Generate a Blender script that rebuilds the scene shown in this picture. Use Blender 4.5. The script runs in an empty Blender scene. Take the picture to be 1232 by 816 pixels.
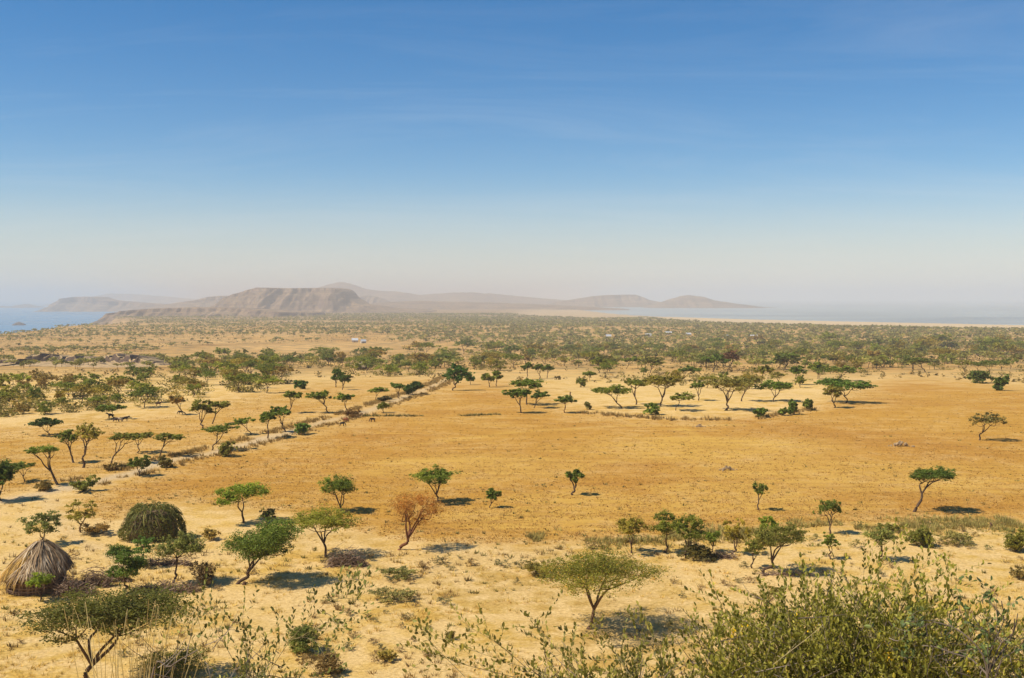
import bpy, math, random
import numpy as np

# ------------------------------------------------------------------ camera, sky, sun, exposure
S = bpy.context.scene
COL = S.collection
FPX, CX, HY, CAMZ = 1369.0, 616.0, 358.0, 25.0      # lens in photo pixels, picture centre, horizon row, eye height

cam_d = bpy.data.cameras.new('camera')
cam_d.sensor_width = 36.0
cam_d.lens = 36.0 * FPX / 1232.0
cam_d.shift_y = -50.0 / 1232.0
cam_d.clip_start = 0.1
cam_d.clip_end = 120000.0
cam = bpy.data.objects.new('camera', cam_d)
COL.objects.link(cam)
cam.location = (0, 0, CAMZ)
cam.rotation_euler = (math.radians(90), 0, 0)
S.camera = cam

SUN_EL, SUN_AZ = 51.0, -106.0        # azimuth clockwise from +Y: sun on the left, a little behind the camera
to_sun = (math.sin(math.radians(SUN_AZ)) * math.cos(math.radians(SUN_EL)),
          math.cos(math.radians(SUN_AZ)) * math.cos(math.radians(SUN_EL)), math.sin(math.radians(SUN_EL)))

world = bpy.data.worlds.new('World')
S.world = world
world.use_nodes = True
wt = world.node_tree
wt.nodes.clear()
w_out = wt.nodes.new('ShaderNodeOutputWorld')
w_bg = wt.nodes.new('ShaderNodeBackground')
w_sky = wt.nodes.new('ShaderNodeTexSky')
w_sky.sky_type = 'NISHITA'
w_sky.sun_disc = False
w_sky.sun_elevation = math.radians(SUN_EL)
w_sky.sun_rotation = math.radians(SUN_AZ)
w_sky.altitude = 1600.0
w_sky.air_density = 1.0
w_sky.dust_density = 0.35
w_sky.ozone_density = 2.0
w_hsv = wt.nodes.new('ShaderNodeHueSaturation')
w_hsv.inputs['Hue'].default_value = 0.5
w_hsv.inputs['Saturation'].default_value = 1.46
w_hsv.inputs['Value'].default_value = 1.0
# thin high cirrus, everywhere in the sky
w_tc = wt.nodes.new('ShaderNodeTexCoord')
w_sep = wt.nodes.new('ShaderNodeSeparateXYZ')
w_div = wt.nodes.new('ShaderNodeMath'); w_div.operation = 'ADD'; w_div.inputs[1].default_value = 0.12
w_dx = wt.nodes.new('ShaderNodeMath'); w_dx.operation = 'DIVIDE'
w_dy = wt.nodes.new('ShaderNodeMath'); w_dy.operation = 'DIVIDE'
w_cmb = wt.nodes.new('ShaderNodeCombineXYZ')
w_map = wt.nodes.new('ShaderNodeMapping')
w_map.inputs['Rotation'].default_value = (0, 0, math.radians(34))
w_map.inputs['Scale'].default_value = (0.5, 1.4, 1.0)
w_noi = wt.nodes.new('ShaderNodeTexNoise')
w_noi.inputs['Scale'].default_value = 1.1
w_noi.inputs['Detail'].default_value = 10.0
w_noi.inputs['Roughness'].default_value = 0.62
w_noi.inputs['Distortion'].default_value = 1.0
w_rmp = wt.nodes.new('ShaderNodeMapRange')
w_rmp.inputs['From Min'].default_value = 0.46
w_rmp.inputs['From Max'].default_value = 0.85
w_rmp.inputs['To Min'].default_value = 0.0
w_rmp.inputs['To Max'].default_value = 0.15
w_mix = wt.nodes.new('ShaderNodeMix'); w_mix.data_type = 'RGBA'
w_mix.inputs['B'].default_value = (7.2, 7.4, 7.6, 1)
L = wt.links.new
L(w_tc.outputs['Generated'], w_sep.inputs[0])
L(w_sep.outputs['Z'], w_div.inputs[0])
L(w_sep.outputs['X'], w_dx.inputs[0]); L(w_div.outputs[0], w_dx.inputs[1])
L(w_sep.outputs['Y'], w_dy.inputs[0]); L(w_div.outputs[0], w_dy.inputs[1])
L(w_dx.outputs[0], w_cmb.inputs[0]); L(w_dy.outputs[0], w_cmb.inputs[1])
L(w_cmb.outputs[0], w_map.inputs['Vector'])
L(w_map.outputs[0], w_noi.inputs['Vector'])
L(w_noi.outputs['Fac'], w_rmp.inputs['Value'])
L(w_sky.outputs[0], w_hsv.inputs['Color'])
w_low = wt.nodes.new('ShaderNodeHueSaturation')
w_low.inputs['Saturation'].default_value = 0.55
w_low.inputs['Value'].default_value = 0.86
w_el = wt.nodes.new('ShaderNodeMapRange'); w_el.interpolation_type = 'SMOOTHSTEP'
w_el.inputs['From Min'].default_value = 0.0
w_el.inputs['From Max'].default_value = 0.115
w_grade = wt.nodes.new('ShaderNodeMix'); w_grade.data_type = 'RGBA'
L(w_sep.outputs['Z'], w_el.inputs['Value'])
L(w_sky.outputs[0], w_low.inputs['Color'])
L(w_el.outputs[0], w_grade.inputs['Factor'])
L(w_low.outputs[0], w_grade.inputs['A']); L(w_hsv.outputs[0], w_grade.inputs['B'])
L(w_grade.outputs['Result'], w_mix.inputs['A'])
L(w_rmp.outputs[0], w_mix.inputs['Factor'])
L(w_mix.outputs['Result'], w_bg.inputs['Color'])
w_bg.inputs['Strength'].default_value = 0.092
L(w_bg.outputs[0], w_out.inputs['Surface'])

sun_d = bpy.data.lights.new('sun', 'SUN')
sun_d.energy = 5.0
sun_d.angle = math.radians(0.53)
sun_d.color = (1.0, 0.915, 0.77)
sun = bpy.data.objects.new('sun', sun_d)
COL.objects.link(sun)
from mathutils import Vector
sun.rotation_euler = Vector(to_sun).to_track_quat('Z', 'Y').to_euler()
sun.location = (0, 0, 200)

S.view_settings.view_transform = 'Standard'
S.view_settings.look = 'None'
S.view_settings.gamma = 1.0
S.view_settings.exposure = 0.32
S.view_settings.use_curve_mapping = False
S.render.engine = 'CYCLES'
S.cycles.use_denoising = True
S.cycles.max_bounces = 6
S.cycles.diffuse_bounces = 3
S.cycles.volume_bounces = 2
S.cycles.caustics_reflective = False
S.cycles.caustics_refractive = False

# ------------------------------------------------------------------ small helpers
def tag(o, label=None, cat=None, group=None, kind=None):
    if label: o['label'] = label
    if cat: o['category'] = cat
    if group: o['group'] = group
    if kind: o['kind'] = kind
    return o

def empty(name, loc, rz=0.0):
    o = bpy.data.objects.new(name, None)
    COL.objects.link(o)
    o.location = loc
    o.rotation_euler = (0, 0, rz)
    o.empty_display_size = 0.3
    return o

def mesh(name, V, faces, mat=None, tint=None, smooth=False, attrs=None):
    """faces: list of int arrays (n,3) / (n,4); tint: per face float"""
    V = np.asarray(V, dtype=np.float32).reshape(-1, 3)
    faces = [np.asarray(f, dtype=np.int32) for f in faces if len(f)]
    me = bpy.data.meshes.new(name)
    me.vertices.add(len(V))
    me.vertices.foreach_set('co', V.ravel())
    nl = sum(f.size for f in faces)
    npoly = sum(len(f) for f in faces)
    me.loops.add(nl)
    me.polygons.add(npoly)
    me.loops.foreach_set('vertex_index', np.concatenate([f.ravel() for f in faces]))
    tot = np.concatenate([np.full(len(f), f.shape[1], np.int32) for f in faces])
    st = np.concatenate([[0], np.cumsum(tot)[:-1]]).astype(np.int32)
    me.polygons.foreach_set('loop_start', st)
    me.polygons.foreach_set('loop_total', tot)
    me.polygons.foreach_set('use_smooth', np.full(npoly, smooth, dtype=bool))
    if tint is not None:
        a = me.attributes.new('tint', 'FLOAT', 'FACE')
        a.data.foreach_set('value', np.asarray(tint, np.float32))
    if attrs:
        for k, v in attrs.items():
            a = me.attributes.new(k, 'FLOAT_COLOR', 'POINT')
            a.data.foreach_set('color', np.asarray(v, np.float32).ravel())
    me.update(calc_edges=True)
    me.validate()
    if mat: me.materials.append(mat)
    return me

def obj(name, me, parent=None, loc=None, color=None):
    o = bpy.data.objects.new(name, me)
    COL.objects.link(o)
    if parent: o.parent = parent
    if loc is not None: o.location = loc
    if color is not None: o.color = (*color, 1.0)
    return o

class Acc:
    """collects pieces of one mesh"""
    def __init__(s): s.V, s.T, s.Q, s.tt, s.tq, s.n = [], [], [], [], [], 0
    def add(s, V, T=None, Q=None, tt=None, tq=None):
        V = np.asarray(V, float).reshape(-1, 3)
        if T is not None and len(T):
            s.T.append(np.asarray(T) + s.n); s.tt.append(np.full(len(T), .5) if tt is None else np.broadcast_to(tt, len(T)))
        if Q is not None and len(Q):
            s.Q.append(np.asarray(Q) + s.n); s.tq.append(np.full(len(Q), .5) if tq is None else np.broadcast_to(tq, len(Q)))
        s.V.append(V); s.n += len(V)
    def mesh(s, name, mat, smooth=False):
        T = np.concatenate(s.T) if s.T else np.zeros((0, 3), int)
        Q = np.concatenate(s.Q) if s.Q else np.zeros((0, 4), int)
        tn = np.concatenate(([np.concatenate(s.tt)] if s.tt else []) + ([np.concatenate(s.tq)] if s.tq else []))
        return mesh(name, np.concatenate(s.V), [T, Q], mat, tn, smooth)

def tube(acc, pts, rad, n=5, tint=.5):
    pts = np.asarray(pts, float); rad = np.asarray(rad, float)
    m = len(pts)
    tan = np.gradient(pts, axis=0)
    tan /= np.linalg.norm(tan, axis=1, keepdims=True) + 1e-9
    ref = np.where(np.abs(tan[:, 2:3]) > .9, np.array([[1., 0, 0]]), np.array([[0, 0, 1.]]))
    a = np.cross(tan, ref); a /= np.linalg.norm(a, axis=1, keepdims=True) + 1e-9
    b = np.cross(tan, a)
    ang = np.arange(n) * 2 * math.pi / n
    ring = (a[:, None, :] * np.cos(ang)[None, :, None] + b[:, None, :] * np.sin(ang)[None, :, None]) * rad[:, None, None]
    V = (pts[:, None, :] + ring).reshape(-1, 3)
    i = np.arange(m - 1)[:, None] * n; j = np.arange(n)[None, :]; k = (j + 1) % n
    Q = np.stack([i + j, i + k, i + n + k, i + n + j], -1).reshape(-1, 4)
    V = np.vstack([V, pts[-1:]])
    T = np.stack([(m - 1) * n + np.arange(n), (m - 1) * n + (np.arange(n) + 1) % n, np.full(n, m * n)], -1)
    acc.add(V, T=T, Q=Q, tt=tint, tq=tint)

def smoothpath(P, k=4):
    """Catmull-Rom through the points"""
    P = np.asarray(P, float)
    E = np.vstack([2 * P[0] - P[1], P, 2 * P[-1] - P[-2]])
    out = []
    for i in range(1, len(E) - 2):
        for t in np.arange(k) / k:
            p0, p1, p2, p3 = E[i - 1], E[i], E[i + 1], E[i + 2]
            out.append(.5 * (2 * p1 + (p2 - p0) * t + (2 * p0 - 5 * p1 + 4 * p2 - p3) * t * t + (3 * p1 - p0 - 3 * p2 + p3) * t ** 3))
    out.append(P[-1])
    return np.array(out)

# value noise -----------------------------------------------------------------
_perm = np.random.RandomState(7).rand(512, 512)
def vnoise(x, y):
    x = np.asarray(x, float); y = np.asarray(y, float)
    xi = np.floor(x).astype(np.int64); yi = np.floor(y).astype(np.int64)
    fx = x - xi; fy = y - yi
    fx = fx * fx * (3 - 2 * fx); fy = fy * fy * (3 - 2 * fy)
    g = lambda a, b: _perm[a & 511, b & 511]
    return (g(xi, yi) * (1 - fx) + g(xi + 1, yi) * fx) * (1 - fy) + (g(xi, yi + 1) * (1 - fx) + g(xi + 1, yi + 1) * fx) * fy
def fbm(x, y, o=4):
    s, a, t = 0, 1., 0
    for i in range(o):
        s = s + a * vnoise(x * 2 ** i + 17.3 * i, y * 2 ** i + 9.1 * i); t += a; a *= .5
    return s / t
def sstep(a, b, x):
    t = np.clip((np.asarray(x, float) - a) / (b - a), 0, 1)
    return t * t * (3 - 2 * t)

# ------------------------------------------------------------------ the lie of the land
_ky = np.array([-500, -20, 0, 4, 20, 50, 63, 78, 120, 250, 380, 513, 700, 900, 1300, 1800, 2400, 3650, 6000, 12000, 60000], float)
_kz = CAMZ - np.array([1.2, 1.5, 1.7, 2.8, 9.6, 22.3, 24.6, 25, 25, 25, 28.6, 33.5, 40.3, 47.5, 57.5, 61.5, 64, 72, 75.5, 76.5, 77.])
_h = np.diff(_ky); _d = np.diff(_kz) / _h
_m = np.zeros(len(_ky)); _m[0], _m[-1] = _d[0], _d[-1]
for _i in range(1, len(_ky) - 1):
    _m[_i] = 0 if _d[_i - 1] * _d[_i] <= 0 else 2 * _d[_i - 1] * _d[_i] / (_d[_i - 1] + _d[_i])
def profile(Y):
    Y = np.clip(Y, _ky[0], _ky[-1])
    i = np.clip(np.searchsorted(_ky, Y) - 1, 0, len(_ky) - 2)
    h = _h[i]; t = (Y - _ky[i]) / h
    return ((2 * t ** 3 - 3 * t ** 2 + 1) * _kz[i] + (t ** 3 - 2 * t ** 2 + t) * h * _m[i]
            + (-2 * t ** 3 + 3 * t ** 2) * _kz[i + 1] + (t ** 3 - t ** 2) * h * _m[i + 1])
LAKE_E, LAKE_W = CAMZ - 80.0, CAMZ - 112.0
def yshore(X):
    return np.interp(X, [-300, 250, 420, 500, 598, 700, 857, 1471, 2600, 6000], [60000, 30000, 7800, 5600, 4760, 4560, 4130, 3270, 2500, 1900])
def xedge(Y):
    return np.interp(Y, [0, 1500, 1900, 2100, 2580, 3000, 3400, 4300, 6000, 9000, 60000],
                     [-1900, -1150, -905, -930, -1040, -1060, -1130, -1520, -2000, -2700, -16000])
def ground(X, Y):
    X = np.asarray(X, float); Y = np.asarray(Y, float)
    z = profile(Y)
    amp = np.interp(Y, [0, 60, 120, 400, 1200, 3000], [.1, .18, .22, .8, 2.6, 3.5])
    z = z + amp * (fbm(X / 37., Y / 37., 2) - .5) * np.interp(Y, [0, 600, 1500], [1, .6, .15])
    z = z + amp * 1.2 * (fbm(X / 190. + 3, Y / 260. + 8, 3) - .5)
    # right: land runs out flat to the lake shore
    s = Y - yshore(X)
    k = sstep(-2300, -300, s) * sstep(60, 300, X)
    z = z * (1 - k) + (LAKE_E + .3 - .012 * np.clip(s, 0, 1200) - .0012 * np.clip(s, -1500, 0)) * k
    # left: the plateau breaks off to the other lake
    e = X - (xedge(Y) + 50 * (fbm(X / 90., Y / 90., 3) - .5))
    k = sstep(40, -90, e)
    return z * (1 - k) + (LAKE_W - 14) * k

def beach_width(X):
    return np.interp(X, [60, 200, 450, 667, 1471, 2600], [2600, 2400, 2050, 1800, 1000, 850])
def gz(x, y): return float(ground(np.array([x]), np.array([y]))[0])
_rayY = np.geomspace(66, 9000, 5000)
def px(x, y):
    """where the line of sight through a photo pixel meets the ground: (X, Y, Z, metres per pixel there)"""
    X = (x - CX) / FPX * _rayY
    zr = CAMZ - (y - HY) / FPX * _rayY
    hit = np.nonzero(ground(X, _rayY) >= zr)[0]
    i = hit[0] if len(hit) else len(_rayY) - 1
    Yv = _rayY[i]; Xv = (x - CX) / FPX * Yv
    return Xv, Yv, gz(Xv, Yv), Yv / FPX

# ------------------------------------------------------------------ materials
def new_mat(name):
    m = bpy.data.materials.new(name); m.use_nodes = True
    nt = m.node_tree
    return m, nt, nt.nodes['Principled BSDF'], nt.nodes['Material Output']
def node(nt, t, **kw):
    n = nt.nodes.new(t)
    for k, v in kw.items(): setattr(n, k, v)
    return n
def noise(nt, vec, scale, detail=4, rough=.55, dist=0.):
    n = node(nt, 'ShaderNodeTexNoise')
    n.inputs['Scale'].default_value = scale; n.inputs['Detail'].default_value = detail
    n.inputs['Roughness'].default_value = rough; n.inputs['Distortion'].default_value = dist
    if vec is not None: nt.links.new(vec, n.inputs['Vector'])
    return n.outputs['Fac']
def ramp(nt, fac, stops, interp='LINEAR'):
    n = node(nt, 'ShaderNodeValToRGB'); cr = n.color_ramp; cr.interpolation = interp
    while len(cr.elements) < len(stops): cr.elements.new(.5)
    for e, (p, c) in zip(cr.elements, stops):
        e.position = p; e.color = (*c, 1) if len(c) == 3 else c
    nt.links.new(fac, n.inputs['Fac'])
    return n.outputs['Color']
def mixc(nt, fac, a, b, mode='MIX'):
    n = node(nt, 'ShaderNodeMix', data_type='RGBA', blend_type=mode)
    for s, v in (('Factor', fac), ('A', a), ('B', b)):
        if isinstance(v, (int, float)): n.inputs[s].default_value = v
        elif isinstance(v, tuple): n.inputs[s].default_value = (*v, 1)
        else: nt.links.new(v, n.inputs[s])
    return n.outputs['Result']
def mrange(nt, v, a, b, c=0., d=1.):
    n = node(nt, 'ShaderNodeMapRange')
    for k, q in (('From Min', a), ('From Max', b), ('To Min', c), ('To Max', d)): n.inputs[k].default_value = q
    nt.links.new(v, n.inputs['Value'])
    return n.outputs[0]
def mmath(nt, op, a, b):
    n = node(nt, 'ShaderNodeMath', operation=op)
    for i, v in enumerate((a, b)):
        if isinstance(v, (int, float)): n.inputs[i].default_value = v
        else: nt.links.new(v, n.inputs[i])
    return n.outputs[0]

def ground_material():
    m, nt, p, out = new_mat('dry_ground')
    pos = node(nt, 'ShaderNodeNewGeometry').outputs['Position']
    at = node(nt, 'ShaderNodeAttribute', attribute_name='mask')
    sp = node(nt, 'ShaderNodeSeparateColor'); nt.links.new(at.outputs['Color'], sp.inputs[0])
    fld, pale, far, straw = sp.outputs[0], sp.outputs[1], sp.outputs[2], mmath(nt, 'MULTIPLY', at.outputs['Alpha'], .5)
    n_f = noise(nt, pos, 3.2, 6, .78)
    n_c = noise(nt, pos, .34, 5, .6)
    n_m = noise(nt, pos, .075, 4, .6)
    n_b = noise(nt, pos, .014, 4, .55, .4)
    n_h = noise(nt, pos, .0042, 5, .6, .6)
    # ploughed, sunburnt stubble
    field = ramp(nt, n_f, [(.30, (.13, .052, .008)), (.44, (.36, .162, .021)), (.54, (.48, .238, .036)), (.70, (.76, .47, .12))])
    field = mixc(nt, mrange(nt, n_c, .35, .7, 0, .55), field, mixc(nt, .5, field, (.56, .31, .055)))
    field = mixc(nt, mrange(nt, n_m, .38, .68, 0, .6), field, mixc(nt, .5, field, (.35, .155, .026)))
    field = mixc(nt, mrange(nt, n_b, .42, .62, 0, .7), field, mixc(nt, .45, field, (.57, .34, .05)))
    field = mixc(nt, mmath(nt, 'MULTIPLY', straw, mrange(nt, n_c, .3, .55, .55, 1)), field, mixc(nt, .75, field, (.68, .45, .10)))
    mp = node(nt, 'ShaderNodeMapping'); nt.links.new(pos, mp.inputs['Vector'])
    mp.inputs['Rotation'].default_value = (0, 0, .12); mp.inputs['Scale'].default_value = (.05, .42, 1)
    n_s = noise(nt, mp.outputs[0], 1., 5, .65, .5)
    field = mixc(nt, mrange(nt, n_s, .50, .66, 0, .4), field, (.30, .135, .026))
    field = mixc(nt, mrange(nt, n_s, .44, .34, 0, .35), field, (.66, .42, .10))
    # bare sandy soil with short dry grass
    sand = ramp(nt, n_f, [(.28, (.24, .125, .032)), (.42, (.59, .385, .142)), (.55, (.71, .490, .200)), (.72, (.84, .63, .31))])
    grass = ramp(nt, n_f, [(.28, (.25, .14, .020)), (.45, (.52, .315, .045)), (.6, (.63, .405, .066)), (.75, (.74, .51, .12))])
    gfac = mmath(nt, 'MULTIPLY', mrange(nt, n_c, .42, .58), mrange(nt, n_m, .36, .56))
    sand = mixc(nt, mmath(nt, 'MULTIPLY', gfac, .7), sand, grass)
    soil = ramp(nt, n_f, [(.3, (.17, .095, .03)), (.5, (.34, .205, .07)), (.7, (.47, .31, .13))])
    sfac = mmath(nt, 'MULTIPLY', mrange(nt, n_b, .50, .66), mrange(nt, n_c, .40, .62))
    sand = mixc(nt, mmath(nt, 'MULTIPLY', sfac, .8), sand, soil)
    weed = mmath(nt, 'MULTIPLY', mrange(nt, noise(nt, pos, .9, 5, .7), .60, .70), mrange(nt, n_m, .42, .6))
    sand = mixc(nt, mmath(nt, 'MULTIPLY', weed, .55), sand, (.22, .19, .045))
    fld = mrange(nt, mmath(nt, 'ADD', fld, mmath(nt, 'ADD', mmath(nt, 'MULTIPLY', mmath(nt, 'SUBTRACT', n_c, .5), 1.3), mmath(nt, 'MULTIPLY', mmath(nt, 'SUBTRACT', n_m, .5), 1.1))), .05, 1.05)
    col = mixc(nt, fld, sand, field)
    # far plain: tan and brown drifts, low scrub too small to see singly
    farc = ramp(nt, n_b, [(.32, (.32, .165, .04)), (.48, (.49, .275, .075)), (.6, (.57, .345, .105)), (.74, (.41, .215, .06))])
    farc = mixc(nt, mrange(nt, n_h, .44, .62, 0, .75), farc, (.58, .355, .125))
    farc = mixc(nt, mmath(nt, 'MULTIPLY', mrange(nt, noise(nt, pos, .05, 7, .75), .46, .58), .75), farc, (.17, .12, .045))
    sy = node(nt, 'ShaderNodeSeparateXYZ'); nt.links.new(pos, sy.inputs[0])
    farc = mixc(nt, mmath(nt, 'MULTIPLY', mrange(nt, sy.outputs[1], 2600, 4600), .75), farc, mixc(nt, mrange(nt, noise(nt, pos, .012, 6, .7), .4, .6), (.15, .105, .05), (.33, .215, .11)))
    col = mixc(nt, far, col, farc)
    track = ramp(nt, n_f, [(.28, (.36, .245, .115)), (.5, (.56, .405, .215)), (.72, (.68, .53, .32))])
    col = mixc(nt, pale, col, track)
    # bare rock where the ground is steep
    nz = node(nt, 'ShaderNodeSeparateXYZ'); nt.links.new(node(nt, 'ShaderNodeNewGeometry').outputs['True Normal'], nz.inputs[0])
    steep = mmath(nt, 'MULTIPLY', mrange(nt, nz.outputs[2], .86, .74), far)
    col = mixc(nt, steep, col, ramp(nt, noise(nt, pos, .05, 5, .7), [(.35, (.10, .07, .055)), (.6, (.24, .165, .11))]))
    nt.links.new(col, p.inputs['Base Color'])
    p.inputs['Roughness'].default_value = .95
    p.inputs['Specular IOR Level'].default_value = .12
    bm = node(nt, 'ShaderNodeBump'); bm.inputs['Strength'].default_value = .75; bm.inputs['Distance'].default_value = .22
    hh = mmath(nt, 'ADD', n_f, mmath(nt, 'MULTIPLY', n_c, 1.2))
    nt.links.new(hh, bm.inputs['Height']); nt.links.new(bm.outputs[0], p.inputs['Normal'])
    return m

def leaf_material(name, trans=.36, rough=.65, lo=.85, hi=3.4, warm=.45):
    """object colour varied leaf by leaf; thin leaves let some sun through"""
    m, nt, p, out = new_mat(name)
    oi = node(nt, 'ShaderNodeObjectInfo')
    at = node(nt, 'ShaderNodeAttribute', attribute_name='tint')
    f = mrange(nt, at.outputs['Fac'], 0, 1, lo, hi)
    c = node(nt, 'ShaderNodeVectorMath', operation='SCALE')
    nt.links.new(oi.outputs['Color'], c.inputs[0]); nt.links.new(f, c.inputs['Scale'])
    yel = node(nt, 'ShaderNodeVectorMath', operation='MULTIPLY'); nt.links.new(c.outputs[0], yel.inputs[0])
    yel.inputs[1].default_value = (1.55, 1.08, .8)
    col = mixc(nt, mrange(nt, at.outputs['Fac'], .55, 1., 0, warm), c.outputs[0], yel.outputs[0])
    nt.links.new(col, p.inputs['Base Color'])
    p.inputs['Roughness'].default_value = rough
    p.inputs['Specular IOR Level'].default_value = .25
    tr = node(nt, 'ShaderNodeBsdfTranslucent'); nt.links.new(col, tr.inputs['Color'])
    mx = node(nt, 'ShaderNodeMixShader'); mx.inputs[0].default_value = trans
    nt.links.new(p.outputs[0], mx.inputs[1]); nt.links.new(tr.outputs[0], mx.inputs[2])
    nt.links.new(mx.outputs[0], out.inputs['Surface'])
    return m

def plain_material(name, stops, scale=4., rough=.9, use_tint=True, bump=.3, obj_color=False, detail=5):
    m, nt, p, out = new_mat(name)
    tc = node(nt, 'ShaderNodeTexCoord').outputs['Object']
    n = noise(nt, tc, scale, detail, .65)
    if use_tint:
        at = node(nt, 'ShaderNodeAttribute', attribute_name='tint')
        n = mmath(nt, 'ADD', mmath(nt, 'MULTIPLY', n, .5), mmath(nt, 'MULTIPLY', at.outputs['Fac'], .5))
    c = ramp(nt, n, stops)
    if obj_color:
        c = mixc(nt, 1., c, node(nt, 'ShaderNodeObjectInfo').outputs['Color'], 'MULTIPLY')
    nt.links.new(c, p.inputs['Base Color'])
    p.inputs['Roughness'].default_value = rough
    p.inputs['Specular IOR Level'].default_value = .2
    if bump:
        b = node(nt, 'ShaderNodeBump'); b.inputs['Strength'].default_value = bump; b.inputs['Distance'].default_value = .03
        nt.links.new(n, b.inputs['Height']); nt.links.new(b.outputs[0], p.inputs['Normal'])
    return m

M_GROUND = ground_material()
M_LEAF = leaf_material('acacia_leaves')
M_BROAD = leaf_material('broad_leaves', .3, .5, .35, 2.1, .45)
M_DRY = leaf_material('dry_grass_blades', .2, .8, .4, 1.6, .0)
M_BARK = plain_material('bark', [(.25, (.045, .028, .018)), (.5, (.105, .066, .04)), (.8, (.19, .13, .085))], 6., obj_color=True)
M_TWIG = plain_material('twigs', [(.2, (.10, .06, .04)), (.5, (.24, .155, .10)), (.8, (.42, .30, .20))], 9.)
M_STEM = plain_material('pale_stems', [(.2, (.15, .11, .045)), (.5, (.28, .21, .09)), (.8, (.46, .37, .19))], 20.)
M_STRAW = plain_material('golden_straw', [(.2, (.36, .24, .07)), (.5, (.58, .42, .15)), (.8, (.74, .58, .28))], 20.)
M_GREYTWIG = plain_material('grey_twigs', [(.2, (.085, .062, .045)), (.5, (.175, .13, .095)), (.8, (.31, .245, .185))], 20.)
M_THATCH = plain_material('thatch', [(.15, (.10, .058, .03)), (.4, (.25, .16, .085)), (.62, (.44, .31, .175)), (.88, (.70, .58, .41))], 3., .95)
M_MUD = plain_material('mud', [(.3, (.10, .06, .035)), (.7, (.20, .13, .075))], 4., use_tint=False)
M_ROCK = plain_material('scarp_rock', [(.25, (.035, .024, .022)), (.5, (.085, .058, .048)), (.8, (.20, .14, .10))], .35, bump=.6, use_tint=False)
M_STONE = plain_material('field_stone', [(.25, (.20, .13, .07)), (.6, (.40, .29, .17)), (.85, (.52, .40, .26))], 2.5, use_tint=False)
M_WHITE = plain_material('whitewash', [(.3, (.42, .35, .27)), (.7, (.60, .52, .42))], 2., use_tint=False, bump=0)
M_TIN = plain_material('sheet_iron', [(.3, (.40, .41, .42)), (.7, (.58, .59, .60))], .8, .5, use_tint=False, bump=0)
M_HIDE = plain_material('hide', [(.3, (.7, .7, .7)), (.7, (1., 1., 1.))], 3., .7, use_tint=False, bump=.1, obj_color=True)
M_HORN = plain_material('horn', [(.3, (.35, .30, .22)), (.7, (.55, .48, .36))], 8., .5, use_tint=False, bump=0)

def hill_material():
    m, nt, p, out = new_mat('hill_rock_and_scrub')
    g = node(nt, 'ShaderNodeNewGeometry')
    pos = g.outputs['Position']
    n1 = noise(nt, pos, .012, 6, .68); n2 = noise(nt, pos, .05, 6, .7); n3 = noise(nt, pos, .004, 4, .6)
    flat = ramp(nt, n1, [(.35, (.16, .105, .06)), (.5, (.28, .18, .10)), (.68, (.20, .13, .07))])
    flat = mixc(nt, mmath(nt, 'MULTIPLY', mrange(nt, n2, .47, .60), .75), flat, (.105, .085, .05))
    rock = ramp(nt, n2, [(.3, (.085, .055, .043)), (.5, (.16, .105, .075)), (.72, (.25, .17, .115))])
    nz = node(nt, 'ShaderNodeSeparateXYZ'); nt.links.new(g.outputs['True Normal'], nz.inputs[0])
    st = mrange(nt, mmath(nt, 'ADD', nz.outputs[2], mmath(nt, 'MULTIPLY', n1, .25)), 1.04, .84)
    mp = node(nt, 'ShaderNodeMapping'); nt.links.new(pos, mp.inputs['Vector']); mp.inputs['Scale'].default_value = (.003, .003, .11)
    band = noise(nt, mp.outputs[0], 1., 4, .7)
    hc = mixc(nt, st, flat, rock)
    hc = mixc(nt, mmath(nt, 'MULTIPLY', mrange(nt, band, .50, .62), .55), hc, (.085, .055, .045))
    hc = mixc(nt, mmath(nt, 'MULTIPLY', mrange(nt, band, .46, .36), .45), hc, (.40, .28, .17))
    hc = mixc(nt, mmath(nt, 'MULTIPLY', mrange(nt, noise(nt, pos, .022, 7, .75), .52, .60), .6), hc, (.075, .065, .038))
    nt.links.new(hc, p.inputs['Base Color'])
    p.inputs['Roughness'].default_value = .95; p.inputs['Specular IOR Level'].default_value = .1
    return m
M_HILL = hill_material()

def water_material(name, deep, rough):
    m, nt, p, out = new_mat(name)
    pos = node(nt, 'ShaderNodeNewGeometry').outputs['Position']
    mp = node(nt, 'ShaderNodeMapping'); nt.links.new(pos, mp.inputs['Vector']); mp.inputs['Scale'].default_value = (.25, 1, 1)
    n = noise(nt, mp.outputs[0], .0035, 5, .6, .3)
    c = mixc(nt, mrange(nt, n, .36, .66), deep, tuple(min(1, v * 1.55 + .015) for v in deep))
    nt.links.new(c, p.inputs['Base Color'])
    nt.links.new(mrange(nt, n, .35, .65, rough * .75, rough * 1.3), p.inputs['Roughness'])
    p.inputs['IOR'].default_value = 1.33
    b = node(nt, 'ShaderNodeBump'); b.inputs['Strength'].default_value = .5; b.inputs['Distance'].default_value = .4
    nt.links.new(noise(nt, mp.outputs[0], .35, 3, .6), b.inputs['Height']); nt.links.new(b.outputs[0], p.inputs['Normal'])
    return m

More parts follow.
